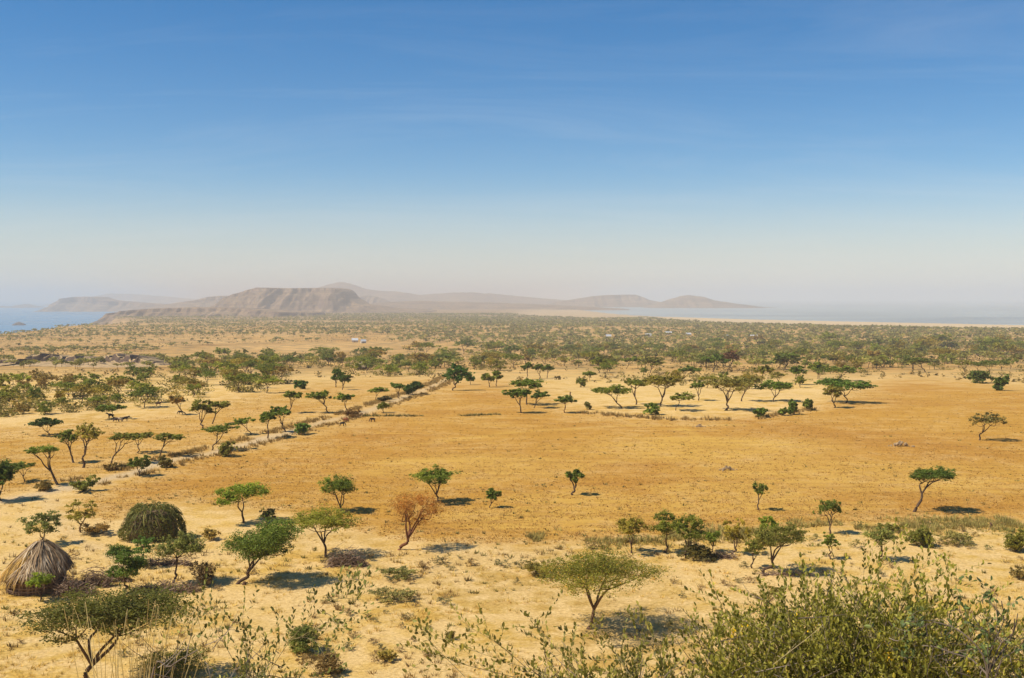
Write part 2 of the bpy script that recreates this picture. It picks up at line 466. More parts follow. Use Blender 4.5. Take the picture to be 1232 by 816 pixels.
# ------------------------------------------------------------------ ground sheet, cut into ground, fields, track and beach
def inpoly(x, y, poly):
    r = np.zeros(x.shape, bool); n = len(poly)
    for i in range(n):
        x1, y1 = poly[i]; x2, y2 = poly[(i + 1) % n]
        c = ((y1 > y) != (y2 > y)) & (x < (x2 - x1) * (y - y1) / (y2 - y1 + 1e-12) + x1)
        r ^= c
    return r
def pxpoly(P): return [px(a, b)[:2] for a, b in P]
def dist_polyline(x, y, P):
    d = np.full(x.shape, 1e9)
    for (x1, y1), (x2, y2) in zip(P[:-1], P[1:]):
        t = np.clip(((x - x1) * (x2 - x1) + (y - y1) * (y2 - y1)) / ((x2 - x1) ** 2 + (y2 - y1) ** 2), 0, 1)
        d = np.minimum(d, np.hypot(x - x1 - t * (x2 - x1), y - y1 - t * (y2 - y1)))
    return d

FIELD_MID = pxpoly([(95, 603), (160, 577), (222, 560), (300, 537), (380, 515), (440, 500), (505, 480), (536, 466), (560, 455), (620, 459), (668, 486),
                    (700, 497), (800, 505), (905, 504), (975, 493), (1040, 468), (1058, 456), (1120, 454), (1180, 462), (1240, 468), (1500, 480),
                    (1500, 612), (1232, 622), (1100, 626), (1000, 632), (900, 640), (840, 641), (740, 650), (640, 652), (560, 655), (480, 650),
                    (430, 640), (350, 616), (250, 606), (200, 602), (130, 628), (105, 615)])
FIELD_WEST = pxpoly([(-260, 528), (0, 515), (100, 509), (190, 502), (262, 486), (335, 469), (420, 460), (470, 453), (528, 457), (506, 468), (440, 488),
                     (380, 502), (300, 526), (205, 552), (120, 571), (40, 589), (-260, 640)])
FIELD_FAR = pxpoly([(180, 418), (420, 411), (560, 414), (585, 420), (470, 424), (330, 428), (220, 428)])
TRACK = pxpoly([(-260, 660), (-40, 612), (30, 597), (75, 588), (118, 578), (165, 567), (212, 553), (252, 545), (300, 533), (345, 521), (395, 507), (428, 498),
                (468, 484), (497, 475), (526, 463), (548, 452), (585, 441)])
FOOTPATH = pxpoly([(80, 715), (150, 690), (140, 665), (105, 655), (70, 630), (60, 600)])

ROW_NEAR = np.concatenate([np.linspace(-60, 0, 8)[:-1], np.linspace(0, 72, 46)[:-1]])
yy = 458.0; rows = []
Yc = 72.0
while Yc < 40000:
    rows.append(Yc)
    D = max(25.0, CAMZ - float(profile(np.array([Yc]))[0]))
    Yc += max(.32, min(1.15 * Yc * Yc / (FPX * D), .018 * Yc if Yc < 5000 else .06 * Yc))
rows.append(42000.)
GY = np.concatenate([ROW_NEAR, rows])
GT = np.concatenate([np.linspace(-1.0, -.52, 24)[:-1], np.linspace(-.52, .52, 420), np.linspace(.52, 1.0, 24)[1:]])
TT, YY = np.meshgrid(GT, GY)
XX = TT * (np.clip(YY, 0, None) + np.interp(YY, [0, 60, 90], [70, 20, 0]))
ZZ = ground(XX, YY)
NR, NC = XX.shape
jx = XX + 5 * (fbm(XX / 9., YY / 9., 3) - .5) * np.interp(YY, [100, 400], [.6, 3]); jy = YY + 9 * (fbm(XX / 11. + 40, YY / 11., 3) - .5) * np.interp(YY, [100, 400], [.6, 3])
m_mid = inpoly(jx, jy, FIELD_MID); m_west = inpoly(jx, jy, FIELD_WEST); m_far = inpoly(jx, jy, FIELD_FAR)
dtr = dist_polyline(XX + 5 * (fbm(XX / 16., YY / 16. + 4, 2) - .5), YY + 6 * (fbm(XX / 14. + 9, YY / 14., 2) - .5), TRACK) + 2.4 * (fbm(XX / 4., YY / 4., 3) - .5)
wtr = np.interp(YY, [90, 200, 300], [1.6, 1.5, 1.1])
m_track = (dtr < wtr) & (YY > 60) & (YY < 420)
dfp = dist_polyline(XX, YY, FOOTPATH) + 1.2 * (fbm(XX / 3., YY / 3., 2) - .5)
sh = YY - yshore(XX)
m_spit = np.hypot((XX - 330) / 330, (YY - 5700) / 1750) + .5 * (fbm(XX / 120., YY / 260., 3) - .5) < 1
m_beach = m_spit | (sh > -beach_width(XX) * (.9 + .3 * fbm(XX / 300., YY / 300., 2))) & (XX > 60) & (YY > 2000) & (ZZ > LAKE_E - 25)
fldmask = (m_mid | m_west | m_far).astype(float)
fldmask = np.where(m_west & ~m_mid, .75, fldmask)
palemask = np.where(m_track, 1.0, 0.) + .35 * sstep(1.5, .4, dfp)
palemask = np.maximum(palemask, np.where(m_beach, np.where(m_spit, .6, .95), 0))
farmask = sstep(330, 620, YY)
strawmask = np.zeros_like(XX)
for (a, b, r) in ((700, 600, 8.), (912, 606, 10.), (640, 622, 9.), (1003, 640, 8), (560, 560, 14), (860, 540, 18), (1000, 570, 20), (880, 590, 9)):
    q = px(a, b); strawmask = np.maximum(strawmask, sstep(1.3, .5, np.hypot((XX - q[0]) / (r * 1.35), (YY - q[1]) / r) + .7 * (fbm(XX / 5., YY / 5., 3) - .5)))
for P_ in (pxpoly([(560, 585), (700, 560), (840, 540), (1000, 545), (1120, 572), (1300, 600)]), pxpoly([(470, 540), (620, 520), (760, 512), (900, 512)]), pxpoly([(820, 515), (900, 560), (960, 600), (1010, 640)])):
    strawmask = np.maximum(strawmask, .8 * sstep(2.6, .6, dist_polyline(XX, YY, P_) + 2.4 * (fbm(XX / 4., YY / 4., 3) - .3)))
def blur(a, r, c):
    for k, ax in ((r, 0), (c, 1), (r, 0), (c, 1)):
        ker = np.ones(2 * k + 1) / (2 * k + 1)
        a = np.apply_along_axis(lambda v: np.convolve(np.pad(v, k, 'edge'), ker, 'valid'), ax, a)
    return a
fldmask = blur(fldmask, 8, 12)
palemask = np.where(YY > 2500, blur(palemask, 2, 4), blur(palemask, 1, 1))
MASK = np.stack([fldmask, palemask, farmask, strawmask], -1).reshape(-1, 4)
VV = np.stack([XX, YY, ZZ], -1).reshape(-1, 3)
ii = (np.arange(NR - 1)[:, None] * NC + np.arange(NC - 1)[None, :])
QQ = np.stack([ii, ii + 1, ii + NC + 1, ii + NC], -1)
cell = np.zeros((NR - 1, NC - 1), int)
cell[m_mid[:-1, :-1]] = 1
cell[(m_west & ~m_mid)[:-1, :-1]] = 2
cell[m_beach[:-1, :-1]] = 4
cell[m_track[:-1, :-1]] = 3
def sheet(name, code, label):
    q = QQ[cell == code]
    u, inv = np.unique(q, return_inverse=True)
    me = mesh(name, VV[u], [inv.reshape(-1, 4)], M_GROUND, smooth=True, attrs={'mask': MASK[u]})
    return tag(obj(name, me), label, name.replace('_', ' '), kind='structure')
sheet('ground', 0, 'dry sandy savanna ground with short yellow grass')
sheet('ploughed_field', 1, 'wide golden ploughed field in the middle of the plain')
sheet('stubble_field', 2, 'tan stubble field beyond the dirt track with scattered acacias')
sheet('dirt_track', 3, 'pale dirt track running diagonally between the two fields')
sheet('beach', 4, 'pale sandy beach along the lake shore')

def flat_poly(name, P, z, mat, label):
    me = mesh(name, [(a, b, z) for a, b in P], [[list(range(len(P)))]], mat)
    return tag(obj(name, me), label, 'lake', kind='structure')
flat_poly('lake', [(-41000, 1200), (-700, 1200), (-700, 4000), (-1300, 9000), (-4000, 20000), (-9000, 41500), (-41000, 41500)], LAKE_W,
          water_material('blue_lake_water', (.05, .165, .27), .32), 'deep blue lake below the plateau edge at the left')
flat_poly('lake', [(150, 4000), (600, 2600), (41000, 1500), (41000, 41500), (2500, 41500), (900, 12000), (300, 8200)], LAKE_E,
          water_material('pale_lake_water', (.21, .245, .245), .6), 'pale hazy lake beyond the sandy beach at the right')

# ------------------------------------------------------------------ hills
def hill(name, label, prof, Y, depth, base, cliff=0., gully=.10, seed=0, nx=140, ny=46, top=.30):
    """prof: skyline as (photo column, photo row) pairs, given real size at distance Y"""
    P = np.array(prof, float)
    Xp = (P[:, 0] - CX) / FPX * Y; Zp = CAMZ + (HY - P[:, 1]) / FPX * Y
    u = np.linspace(Xp[0], Xp[-1], nx); v = np.linspace(-1, 1, ny)
    h = np.interp(u, Xp, Zp)
    k = np.ones(5) / 5
    h = np.convolve(np.pad(h, 2, 'edge'), k, 'valid') if not cliff else np.convolve(np.pad(h, 1, 'edge'), np.ones(3) / 3, 'valid')
    U, Vv = np.meshgrid(u, v); H = np.broadcast_to(h, U.shape)
    W = Xp[-1] - Xp[0]
    wp = 2.5 * fbm(U / (W * .12), Vv * 1.7 + seed, 3)
    g = .6 * (fbm(U / (W * .10) + seed * 7.7 + wp, Vv * 2.2 + seed, 4) - .5) + .55 * (fbm(U / (W * .022) + seed * 3 + wp * 2, Vv * 6 + seed, 4) - .5)
    w2 = np.abs(Vv) + gully * 2.2 * g
    if cliff:
        a = 1 - sstep(top + .10, 1.0, w2) ** .8          # talus
        s = a * (1 - cliff)
        s = s + cliff * sstep(top + .13, top + .05, w2)
        s = s + .04 * g * sstep(1.0, .6, w2)
    else:
        s = (1 - sstep(0.02, 1.0, w2)) * (1 + .25 * g)
    rim = sstep(0, .03, (U - Xp[0]) / W) * sstep(0, .03, (Xp[-1] - U) / W)
    Z = base - 6 + (H - base + 6) * np.clip(s, 0, 1.15) * (rim * .4 + .6)
    Yg = Y + Vv * depth + (fbm(U / (W * .1), U * 0 + seed, 3) - .5) * depth * .5 + depth * top * .8
    Vx = np.stack([U, Yg, Z], -1).reshape(-1, 3)
    i = np.arange(ny - 1)[:, None] * nx + np.arange(nx - 1)[None, :]
    q = np.stack([i, i + 1, i + nx + 1, i + nx], -1).reshape(-1, 4)
    return tag(obj(name, mesh(name, Vx, [q], M_HILL, smooth=True)), label, 'hill', kind='structure')

GB = CAMZ - 78
hill('mesa', 'reddish flat-topped mesa with a cliff band under its rim',
     [(238, 373), (262, 369), (276, 358), (288, 354), (300, 350), (314, 346.3), (330, 346.6), (346, 347), (372, 346.6), (398, 346.4), (408, 347.5), (414, 352), (420, 360), (432, 366), (470, 371), (520, 373)],
     6000, 640, GB, .17, .17, 1, 240, 76)
hill('headland', 'low cliffed headland jutting into the blue lake',
     [(128, 391), (133, 384), (138, 377), (150, 374.5), (175, 372), (205, 370.5), (240, 370), (280, 371), (330, 374), (380, 377)],
     4500, 420, CAMZ - 100, .22, .24, 2, 200, 66)
hill('hill', 'low brown scrubby rise spreading between the mesa and the beach',
     [(330, 372), (400, 369), (450, 364.5), (500, 362), (540, 363), (600, 364.5), (660, 367), (720, 370), (760, 372)], 7600, 900, GB, 0, .12, 3, 260, 50)
hill('hill', 'hazy blue peak rising behind the right end of the mesa',
     [(345, 362), (365, 353), (380, 345.5), (395, 340.5), (405, 339.5), (415, 341.5), (430, 347), (450, 350), (475, 351), (500, 355), (530, 352.5), (556, 351),
      (580, 353), (610, 355), (640, 358), (690, 362), (720, 366)], 11800, 1500, GB, 0, .07, 4, 200, 40)
hill('hill', 'small dark hazy knoll beside the mesa',
     [(415, 368), (424, 360), (436, 356), (450, 357), (465, 362), (480, 367)], 9500, 500, GB, 0, .08, 5, 60, 24)
hill('hill', 'faint flat-topped hill beyond the pale sand spit',
     [(640, 371), (670, 364), (700, 359), (716, 356.5), (735, 355), (764, 354.5), (770, 356.5), (780, 361), (796, 364), (830, 369)], 9800, 700, GB, .3, .10, 6, 160, 50)
hill('hill', 'faint rounded hill standing over the far shore of the pale lake',
     [(772, 371), (795, 364.5), (812, 360), (822, 356.5), (832, 355.5), (848, 357), (862, 361), (885, 365), (915, 369), (950, 371)], 8900, 600, GB - 2, 0, .09, 7, 140, 40)
hill('hill', 'blue table hill across the lake at the left',
     [(56, 376), (66, 366), (76, 360), (88, 357.3), (100, 357), (116, 357.6), (124, 361), (142, 363), (170, 365), (205, 367), (230, 372)], 9300, 600, LAKE_W, .35, .08, 8, 140, 50)
hill('hill', 'palest far ridge behind the blue table hill',
     [(70, 364), (110, 357), (124, 353.5), (150, 354), (180, 356), (215, 359), (260, 364)], 16500, 1200, LAKE_W, 0, .06, 9, 90, 30)
hill('hill', 'stepped blue plateau edge just left of the mesa',
     [(180, 373), (205, 366), (226, 363), (240, 361.5), (250, 357.5), (262, 356), (285, 356), (330, 357), (360, 362)], 8600, 700, GB, .35, .08, 10, 140, 50)
hill('hill', 'faint low hills on the far shore at the picture edge',
     [(-40, 372), (-8, 368), (10, 369), (24, 365.5), (34, 367), (50, 371)], 12500, 500, LAKE_W, 0, .08, 11, 70, 24)

def rock_island():
    q = (23 - CX) / FPX * 4600, 4600
    rng = np.random.RandomState(3); n, m_ = 36, 10
    V = []
    for j in range(m_):
        t = j / (m_ - 1); r = (1 - t ** 1.5)
        for i in range(n):
            a = i * 2 * math.pi / n
            k = 1 + .5 * (vnoise(np.array(math.cos(a) * 2 + 5), np.array(math.sin(a) * 2 + j * .3)) - .5)
            V.append((q[0] + math.cos(a) * r * 25 * k, q[1] + math.sin(a) * r * 40 * k, LAKE_W - 2 + 17 * t * (.8 + .4 * k - .3)))
    i = np.arange(m_ - 1)[:, None] * n; j = np.arange(n)[None, :]
    Q = np.stack([i + j, i + (j + 1) % n, i + n + (j + 1) % n, i + n + j], -1).reshape(-1, 4)
    tag(obj('island', mesh('island', V, [Q], M_ROCK)), 'small dark rocky islet in the blue lake', 'island', kind='structure')
rock_island()

def scarp():
    """dark basalt step at the left, with a rubble slope below it"""
    P = np.array([px(a, b)[:2] for a, b in ((-80, 440), (0, 440), (20, 439.5), (34, 438), (60, 437.5), (90, 438), (115, 438.5), (140, 439.5), (165, 440), (195, 440))])
    t = np.linspace(0, len(P) - 1, 420)
    X = np.interp(t, np.arange(len(P)), P[:, 0]); Y = np.interp(t, np.arange(len(P)), P[:, 1])
    w = np.interp(t, [0, 1.5, 2.4, 3, 6, 8, 8.6, 9], [.55, .55, .5, .9, 1, .95, .6, 0])
    secs = [(-60, 0.), (-30, .6), (-12, 1.3), (-4, 1.9), (-2.4, 2.3), (-1.2, 3.9), (0, 5.3), (1.0, 5.9), (7, 5.9), (50, 3.4), (130, -.6)]
    V = []
    for k in range(len(t)):
        n1 = float(fbm(np.array(X[k] / 5.), np.array(3.), 3)) - .5
        n2 = float(fbm(np.array(X[k] / 1.7), np.array(8.), 2)) - .5
        for (dy, h) in secs:
            yk = Y[k] + dy * (.55 + .45 * w[k]) + (5 * n1 if -10 < dy < 3 else 0)
            zn = float(fbm(np.array(X[k] / 4.), np.array(dy / 3.), 3) - .5)
            V.append((X[k], yk, gz(X[k], yk) + 0.95 * h * w[k] * (.85 + .9 * n1 + .5 * n2) + (.9 * zn * w[k] if 0 < h else -.4)))
    m_ = len(secs)
    i = np.arange(len(t) - 1)[:, None] * m_ + np.arange(m_ - 1)[None, :]
    Q = np.stack([i, i + m_, i + m_ + 1, i + 1], -1).reshape(-1, 4)
    me = mesh('cliff', V, [Q], None)
    m, nt, p, out = new_mat('scarp')
    pos = node(nt, 'ShaderNodeNewGeometry')
    nz = node(nt, 'ShaderNodeSeparateXYZ'); nt.links.new(pos.outputs['True Normal'], nz.inputs[0])
    n = noise(nt, pos.outputs['Position'], .22, 6, .7)
    dirt = ramp(nt, n, [(.38, (.16, .10, .05)), (.48, (.42, .275, .12)), (.6, (.54, .37, .17)), (.75, (.30, .22, .09))])
    rock = ramp(nt, n, [(.3, (.04, .022, .014)), (.55, (.085, .05, .03)), (.8, (.19, .115, .065))])
    nt.links.new(mixc(nt, mrange(nt, nz.outputs[2], .86, .70), dirt, rock), p.inputs['Base Color'])
    p.inputs['Roughness'].default_value = .95
    me.materials.append(m)
    tag(obj('cliff', me), 'dark rocky cliff step above a rubble slope at the left', 'cliff', kind='structure')
scarp()

# ------------------------------------------------------------------ trees
GREEN = (.075, .112, .020); BRIGHT = (.098, .150, .022); DARK = (.042, .072, .017); OLIVE = (.125, .125, .028)
GREY = (.095, .118, .048); RUST = (.22, .095, .024); BROWN = (.150, .098, .036); GOLD = (.155, .145, .03)

def foliage(c):
    if c[0] > c[1] * 1.08: return (c[0] * 1.12, c[1] * 1.12, c[2] * .75)
    return (c[0] * 1.36, c[1] * 1.12, c[2] * .55)

def leaves(rng, C, size, tint, flat=.55, aspect=.5):
    """one rhombic leaf spray per centre"""
    n = len(C)
    nrm = rng.normal(size=(n, 3)); nrm[:, 2] = np.abs(nrm[:, 2]) + flat
    nrm /= np.linalg.norm(nrm, axis=1, keepdims=True)
    a = np.cross(nrm, rng.normal(size=(n, 3))); a /= np.linalg.norm(a, axis=1, keepdims=True) + 1e-9
    b = np.cross(nrm, a)
    s = size * rng.uniform(.6, 1.35, (n, 1))
    V = np.stack([C - a * s * .5, C - b * s * aspect * .5 + nrm * s * .06, C + a * s * .5, C + b * s * aspect * .5 + nrm * s * .06], 1).reshape(-1, 3)
    Q = np.arange(4 * n).reshape(-1, 4)
    return V, Q, np.clip(tint, 0, 1)

def gen_tree(rng, H, W, off, cb, nl, ls, style='umb', rt=None, npad=None, sides=6):
    """returns (wood Acc, crown Acc); base at the origin. off: crown centre from the foot; cb: height of the crown's underside"""
    wood, cr = Acc(), Acc()
    ch = H - cb
    rt = rt or .032 * H
    off = np.array([off[0], off[1], 0.])
    if style in ('bush',):
        npad = npad or 9
        pads = []
        for k in range(npad):
            a = rng.uniform(0, 6.283); r = math.sqrt(rng.uniform(0, 1)) * .62
            z = H * rng.uniform(.25, .78) * (1 - .35 * r)
            pads.append((off + np.array([math.cos(a) * r * W / 2, math.sin(a) * r * W / 2, z]), W * rng.uniform(.19, .27), H * rng.uniform(.18, .27)))
        for c, rp, th in pads:
            st = np.array([rng.normal(0, .07) * W, rng.normal(0, .07) * W, -.15])
            mid = (st + c) / 2 + np.array([rng.normal(0, .05) * W, rng.normal(0, .05) * W, .05 * H])
            tube(wood, smoothpath([st, mid, c], 3), np.linspace(rt * .55, rt * .12, 7), 4, rng.rand())
    else:
        npad = npad or int(rng.randint(8, 13))
        hf = cb * rng.uniform(.45, .72)
        lean = off * rng.uniform(.35, .55)
        fork = np.array([lean[0], lean[1], hf])
        wob = rng.normal(0, .035 * H, (2, 3)); wob[:, 2] *= .3
        tp = smoothpath([np.array([0, 0, -.25]), np.array([lean[0] * .25, lean[1] * .25, hf * .33]) + wob[0], np.array([lean[0] * .65, lean[1] * .65, hf * .7]) + wob[1], fork], 4)
        tr = np.linspace(rt, rt * .66, len(tp)); tr[0] = rt * 1.35; tr[1] = rt * 1.12
        tube(wood, tp, tr, sides, .45)
        pads = []
        for k in range(npad):
            a = k * 2.399 + rng.uniform(-.5, .5); r = math.sqrt((k + .6) / npad) * .74 + rng.normal(0, .05)
            if style == 'umb':
                z = H - ch * (.24 + .42 * r * r + rng.uniform(-.08, .16)); rp = W * rng.uniform(.14, .27); th = ch * rng.uniform(.20, .36)
            elif style == 'flat':
                z = H - ch * (.30 + .25 * r * r + rng.uniform(-.12, .2)); rp = W * rng.uniform(.14, .27); th = ch * rng.uniform(.20, .38)
            else:   # round
                t = rng.uniform(-.85, .85); r = math.sqrt(max(0, 1 - t * t)) * rng.uniform(.45, .72)
                z = cb + ch * (.5 + .36 * t); rp = W * rng.uniform(.17, .26); th = ch * rng.uniform(.15, .24)
            pads.append((off + np.array([math.cos(a) * r * W / 2, math.sin(a) * r * W / 2, z]), rp, th))
        # primary limbs, then one branch to each pad, twigs within the pad
        npri = min(4, max(2, npad // 3))
        ang = np.array([math.atan2(c[1] - off[1], c[0] - off[0]) for c, _, _ in pads])
        order = np.argsort(ang); groups = np.array_split(order, npri)
        for g in groups:
            if not len(g): continue
            mean = np.mean([pads[i][0] for i in g], axis=0)
            tip = fork * .42 + mean * .58; tip[2] = min(tip[2], fork[2] * .35 + mean[2] * .65)
            mid = (fork + tip) / 2 + rng.normal(0, .03 * H, 3)
            pp = smoothpath([fork, mid, tip], 3)
            tube(wood, pp, np.linspace(rt * .62, rt * .36, len(pp)), max(4, sides - 1), .5)
            for i in g:
                c, rp, th = pads[i]
                e = c - np.array([0, 0, th * .5])
                m2 = (tip + e) / 2 + rng.normal(0, .03 * H, 3)
                pp = smoothpath([tip, m2, e], 3)
                tube(wood, pp, np.linspace(rt * .32, rt * .10, len(pp)), 4, .5)
                for _ in range(3):
                    t2 = c + np.array([rng.normal(0, .5) * rp, rng.normal(0, .5) * rp, rng.uniform(-.3, .5) * th])
                    tube(wood, [e, (e + t2) / 2 + rng.normal(0, .06, 3) * rp, t2], [rt * .08, rt * .06, rt * .02], 3, .6)
    wts = np.array([rp * rp * (.4 + th / max(ch, .1)) for _, rp, th in pads]); wts /= wts.sum()
    for (c, rp, th), w in zip(pads, wts):
        n = max(6, int(nl * w))
        # each pad is itself a handful of ragged tufts
        nt_ = max(4, int(n / 34))
        tc = rng.normal(size=(nt_, 3)); tc /= np.linalg.norm(tc, axis=1, keepdims=True)
        tc *= rng.uniform(.2, 1.0, (nt_, 1)) ** .5
        if style != 'bush': tc[:, 2] = np.where(tc[:, 2] < -.25, tc[:, 2] * .5, tc[:, 2])
        pick = rng.randint(0, nt_, n)
        sg = np.where(rng.rand(nt_) < .25, .26, .13)[pick][:, None]
        P = tc[pick] * rng.uniform(.92, 1.12, (nt_, 1))[pick] + rng.normal(0, 1, (n, 3)) * sg
        C = c + P * np.array([rp, rp, th])
        if style == 'bush': C[:, 2] = np.maximum(C[:, 2], .05)
        tt = .42 + .30 * (rng.rand() - .5) + .28 * (rng.rand(nt_) - .5)[pick] + .34 * (rng.rand(n) - .5)
        V, Q, t = leaves(rng, C, ls, tt, 1.3 if style in ('umb', 'flat') else .55, .6)
        cr.add(V, Q=Q, tq=t)
    return wood, cr

SEED = [100]
def tree(name, label, bx, by, top, x0, x1, cby, col, style='umb', dens=1., bark=(1, 1, 1), cat='tree', group=None, dy=0., npad=None, rt=1., leaf=1.):
    """a tree measured in the photograph: foot, top, crown span and crown underside, set on the ground there at real size"""
    X, Y, Z, s = px(bx, by)
    SEED[0] += 1
    rng = np.random.RandomState(SEED[0])
    H = (by - top) * s; W = (x1 - x0) * s; cb = (by - cby) * s
    off = (((x0 + x1) / 2 - bx) * s, dy * W)
    area = (x1 - x0) * max(8, (cby - top))
    near = Y < 135
    nl = int(np.clip(area * (3.0 if near else 2.5) * dens + 260, 300, 19000))
    ls = max(.12, (2.3 if near else 2.8) * s) * leaf * (1.2 if area < 500 else 1.0)
    shr = style == 'bush'
    wood, cr = gen_tree(rng, H, W, off, cb, nl, ls, style, rt=(.032 if not shr else .02) * H * rt, npad=npad, sides=6 if H / s > 30 else 5)
    root = empty(name, (X, Y, Z))
    tag(root, label, cat, group)
    obj('stems' if shr else 'trunk', wood.mesh(name + '_wood', M_BARK, True), root, color=bark)
    obj('foliage' if shr else 'crown', cr.mesh(name + '_leaves', M_LEAF), root, color=foliage(col))
    return root

T, A = tree, 'acacia_tree'
RED = (1.9, 1.05, .8)
# --- near trees
T(A, 'large umbrella acacia cut off by the bottom edge, nearest the left corner', 96, 832, 712, 34, 222, 778, (.050, .060, .013), 'flat', 1.5, npad=20, leaf=1.5)
FLOWERING = T(A, 'big flat acacia with yellow flowers and twisted fork casting a dark shadow', 707, 757, 664, 648, 798, 718, (.085, .098, .020), 'umb', .8, bark=(1.3, 1.2, 1.05), npad=16)
_cr = [c for c in FLOWERING.children if c.name.startswith('crown')][0].data
_co = np.zeros(len(_cr.vertices) * 3, np.float32); _cr.vertices.foreach_get('co', _co); _co = _co.reshape(-1, 3)
_r = np.random.RandomState(8); _c = _co[_r.randint(0, len(_co), 1500)]
_v, _q, _t = leaves(_r, _c + np.array([0, 0, .05]), .10, _r.rand(1500), .8, .8)
obj('flowers', mesh('acacia_flowers', _v, [_q], M_LEAF, _t), FLOWERING, color=(.26, .16, .02))['kind'] = 'stuff'
T(A, 'dense green acacia with thick trunk bending sideways, between thatched compound and brush pile', 284, 703, 626, 268, 363, 683, (.062, .098, .022), 'round', 1.1, npad=15, dy=.1)
T(A, 'dark green round tree with straight stem inside the brushwood compound', 152, 712, 655, 122, 174, 697, (.050, .090, .022), 'round', 1.2)
T(A, 'grey-green spreading tree with thin bent stem in the brushwood compound', 207, 702, 642, 184, 244, 680, GREY, 'umb', 1.0)
T('small_tree', 'small bushy green tree with thin stem right in front of the thatched hut', 48, 724, 690, 31, 64, 712, BRIGHT, 'round', 1.3)
T('small_tree', 'grey-green bushy tree standing behind the thatched hut', 55, 656, 616, 27, 73, 644, (.075, .098, .042), 'round', .9)
T('small_tree', 'loose olive tree with brown undergrowth between hut and haystack', 98, 641, 600, 74, 120, 628, OLIVE, 'round', .45, bark=(1.2, 1, .9))
T(A, 'leafy green tree just below the haystack in the compound', 172, 682, 645, 152, 190, 668, (.05, .10, .03), 'round', .7)
T(A, 'bright green round-topped acacia alone at the lower field edge', 293, 629, 582, 257, 321, 610, BRIGHT, 'umb', 1.2)
T(A, 'green acacia with slanting trunk left of the rust tree', 412, 616, 572, 380, 432, 603, GREEN, 'umb', 1.0)
T(A, 'yellow-green flat acacia standing beside the brushwood pile', 392, 671, 614, 343, 430, 645, (.10, .12, .02), 'umb', .9)
T(A, 'flat dark green umbrella acacia right behind the rust coloured tree', 529, 605, 564, 492, 551, 586, GREEN, 'flat', 1.1)
T('bare_tree', 'nearly leafless rust-orange tree with slender leaning trunk', 480, 662, 586, 470, 530, 634, (.24, .11, .026), 'round', .95, bark=(1.7, 1.1, .85), npad=14, leaf=.62)
T('sapling', 'tiny round green sapling in the field below the middle', 589, 611, 587, 583, 604, 602, (.062, .098, .022), 'round', 1.4)
T('small_tree', 'small upright tree alone in pale straw patch mid field', 690, 596, 564, 680, 703, 583, (.062, .094, .022), 'round', 1.3, rt=1.5)
T('small_tree', 'olive round tree first in the row behind the flowering acacia', 760, 666, 623, 737, 780, 650, OLIVE, 'umb', .9)
T('small_tree', 'green round tree second in the row behind the flowering acacia', 802, 665, 616, 780, 824, 648, (.085, .11, .024), 'round', .9)
T('small_tree', 'green tree third in the row, touching its dark shadowed thicket', 825, 672, 618, 808, 850, 652, (.075, .10, .022), 'round', .9)
T('small_tree', 'thin yellowish sparse tree in the lower field-edge row', 884, 667, 622, 866, 902, 655, GOLD, 'round', .5)
T('small_tree', 'little green tree between the shadowed thicket and yellowish sparse tree', 858, 665, 636, 845, 870, 656, GREEN, 'round', .8)
T(A, 'acacia with trunk leaning hard sideways and dark low crown, field-edge row', 920, 691, 630, 908, 977, 668, (.082, .095, .028), 'umb', .9, dy=.05)
T('small_tree', 'bright green small tree peeping over the sideways-leaning acacia', 926, 652, 619, 912, 939, 640, BRIGHT, 'round', 1.0)
T('sapling', 'short sapling on thin stem left of the sideways-leaning acacia', 906, 684, 648, 894, 920, 670, (.085, .105, .03), 'round', .9)
T('small_tree', 'small green tree with clear stem at the field edge, second from the leaning dark umbrella', 999, 643, 603, 981, 1016, 624, (.062, .092, .022), 'umb', 1.1)
T('sapling', 'wispy light sapling directly below the clear-stemmed small tree', 1000, 673, 640, 987, 1011, 658, GREEN, 'round', .6)
T('sapling', 'lone sapling with thin bare stem in pale straw, mid right field', 912, 614, 580, 903, 925, 597, (.07, .095, .025), 'round', .9)
T(A, 'dark flat acacia leaning sideways on crooked trunk with oval shadow', 1099, 616, 562, 1096, 1152, 584, DARK, 'flat', 1.4, npad=10, rt=1.1)
T(A, 'low grey-green acacia with pale dead branches at the sandy clearing', 1060, 675, 635, 1042, 1084, 662, GREY, 'umb', .8)
T('small_tree', 'sparse greyish young tree at the edge of the foreground bush', 916, 741, 697, 903, 942, 730, (.12, .115, .05), 'round', .35, bark=(1.6, 1.5, 1.4))
# --- trees along the track and the stubble field
T(A, 'dark tree half cut by the left picture edge', 2, 603, 553, -26, 20, 590, DARK, 'umb', 1.2)
T(A, 'small umbrella acacia with long trunk bending over the track', 71, 584, 536, 28, 72, 549, GREEN, 'flat', 1.1, rt=1.1)
T(A, 'flat acacia hugging the left edge below the bending umbrella acacia', 30, 580, 556, 6, 46, 569, (.06, .09, .02), 'flat', 1.1)
T(A, 'slim acacia with crown spilling left, left one of a crossing pair', 89, 557, 517, 66, 96, 537, (.07, .098, .02), 'umb', 1.1)
T(A, 'slim acacia with high thin crown, right one of a crossing pair', 100, 563, 512, 88, 123, 533, OLIVE, 'flat', .9)
T(A, 'forked acacia leaning away from the crossing pair', 134, 558, 522, 130, 168, 532, (.085, .10, .022), 'flat', 1.0)
T(A, 'middle acacia of the three flat crowns in line', 163, 545, 520, 150, 188, 531, (.092, .105, .024), 'flat', 1.0)
T(A, 'outermost acacia of the three flat crowns in line, towards the track', 191, 549, 520, 184, 224, 533, (.08, .10, .022), 'flat', 1.0)
T('small_tree', 'bushy green young tree on the near verge of the track', 168, 573, 548, 152, 184, 566, (.065, .095, .024), 'round', 1.1)
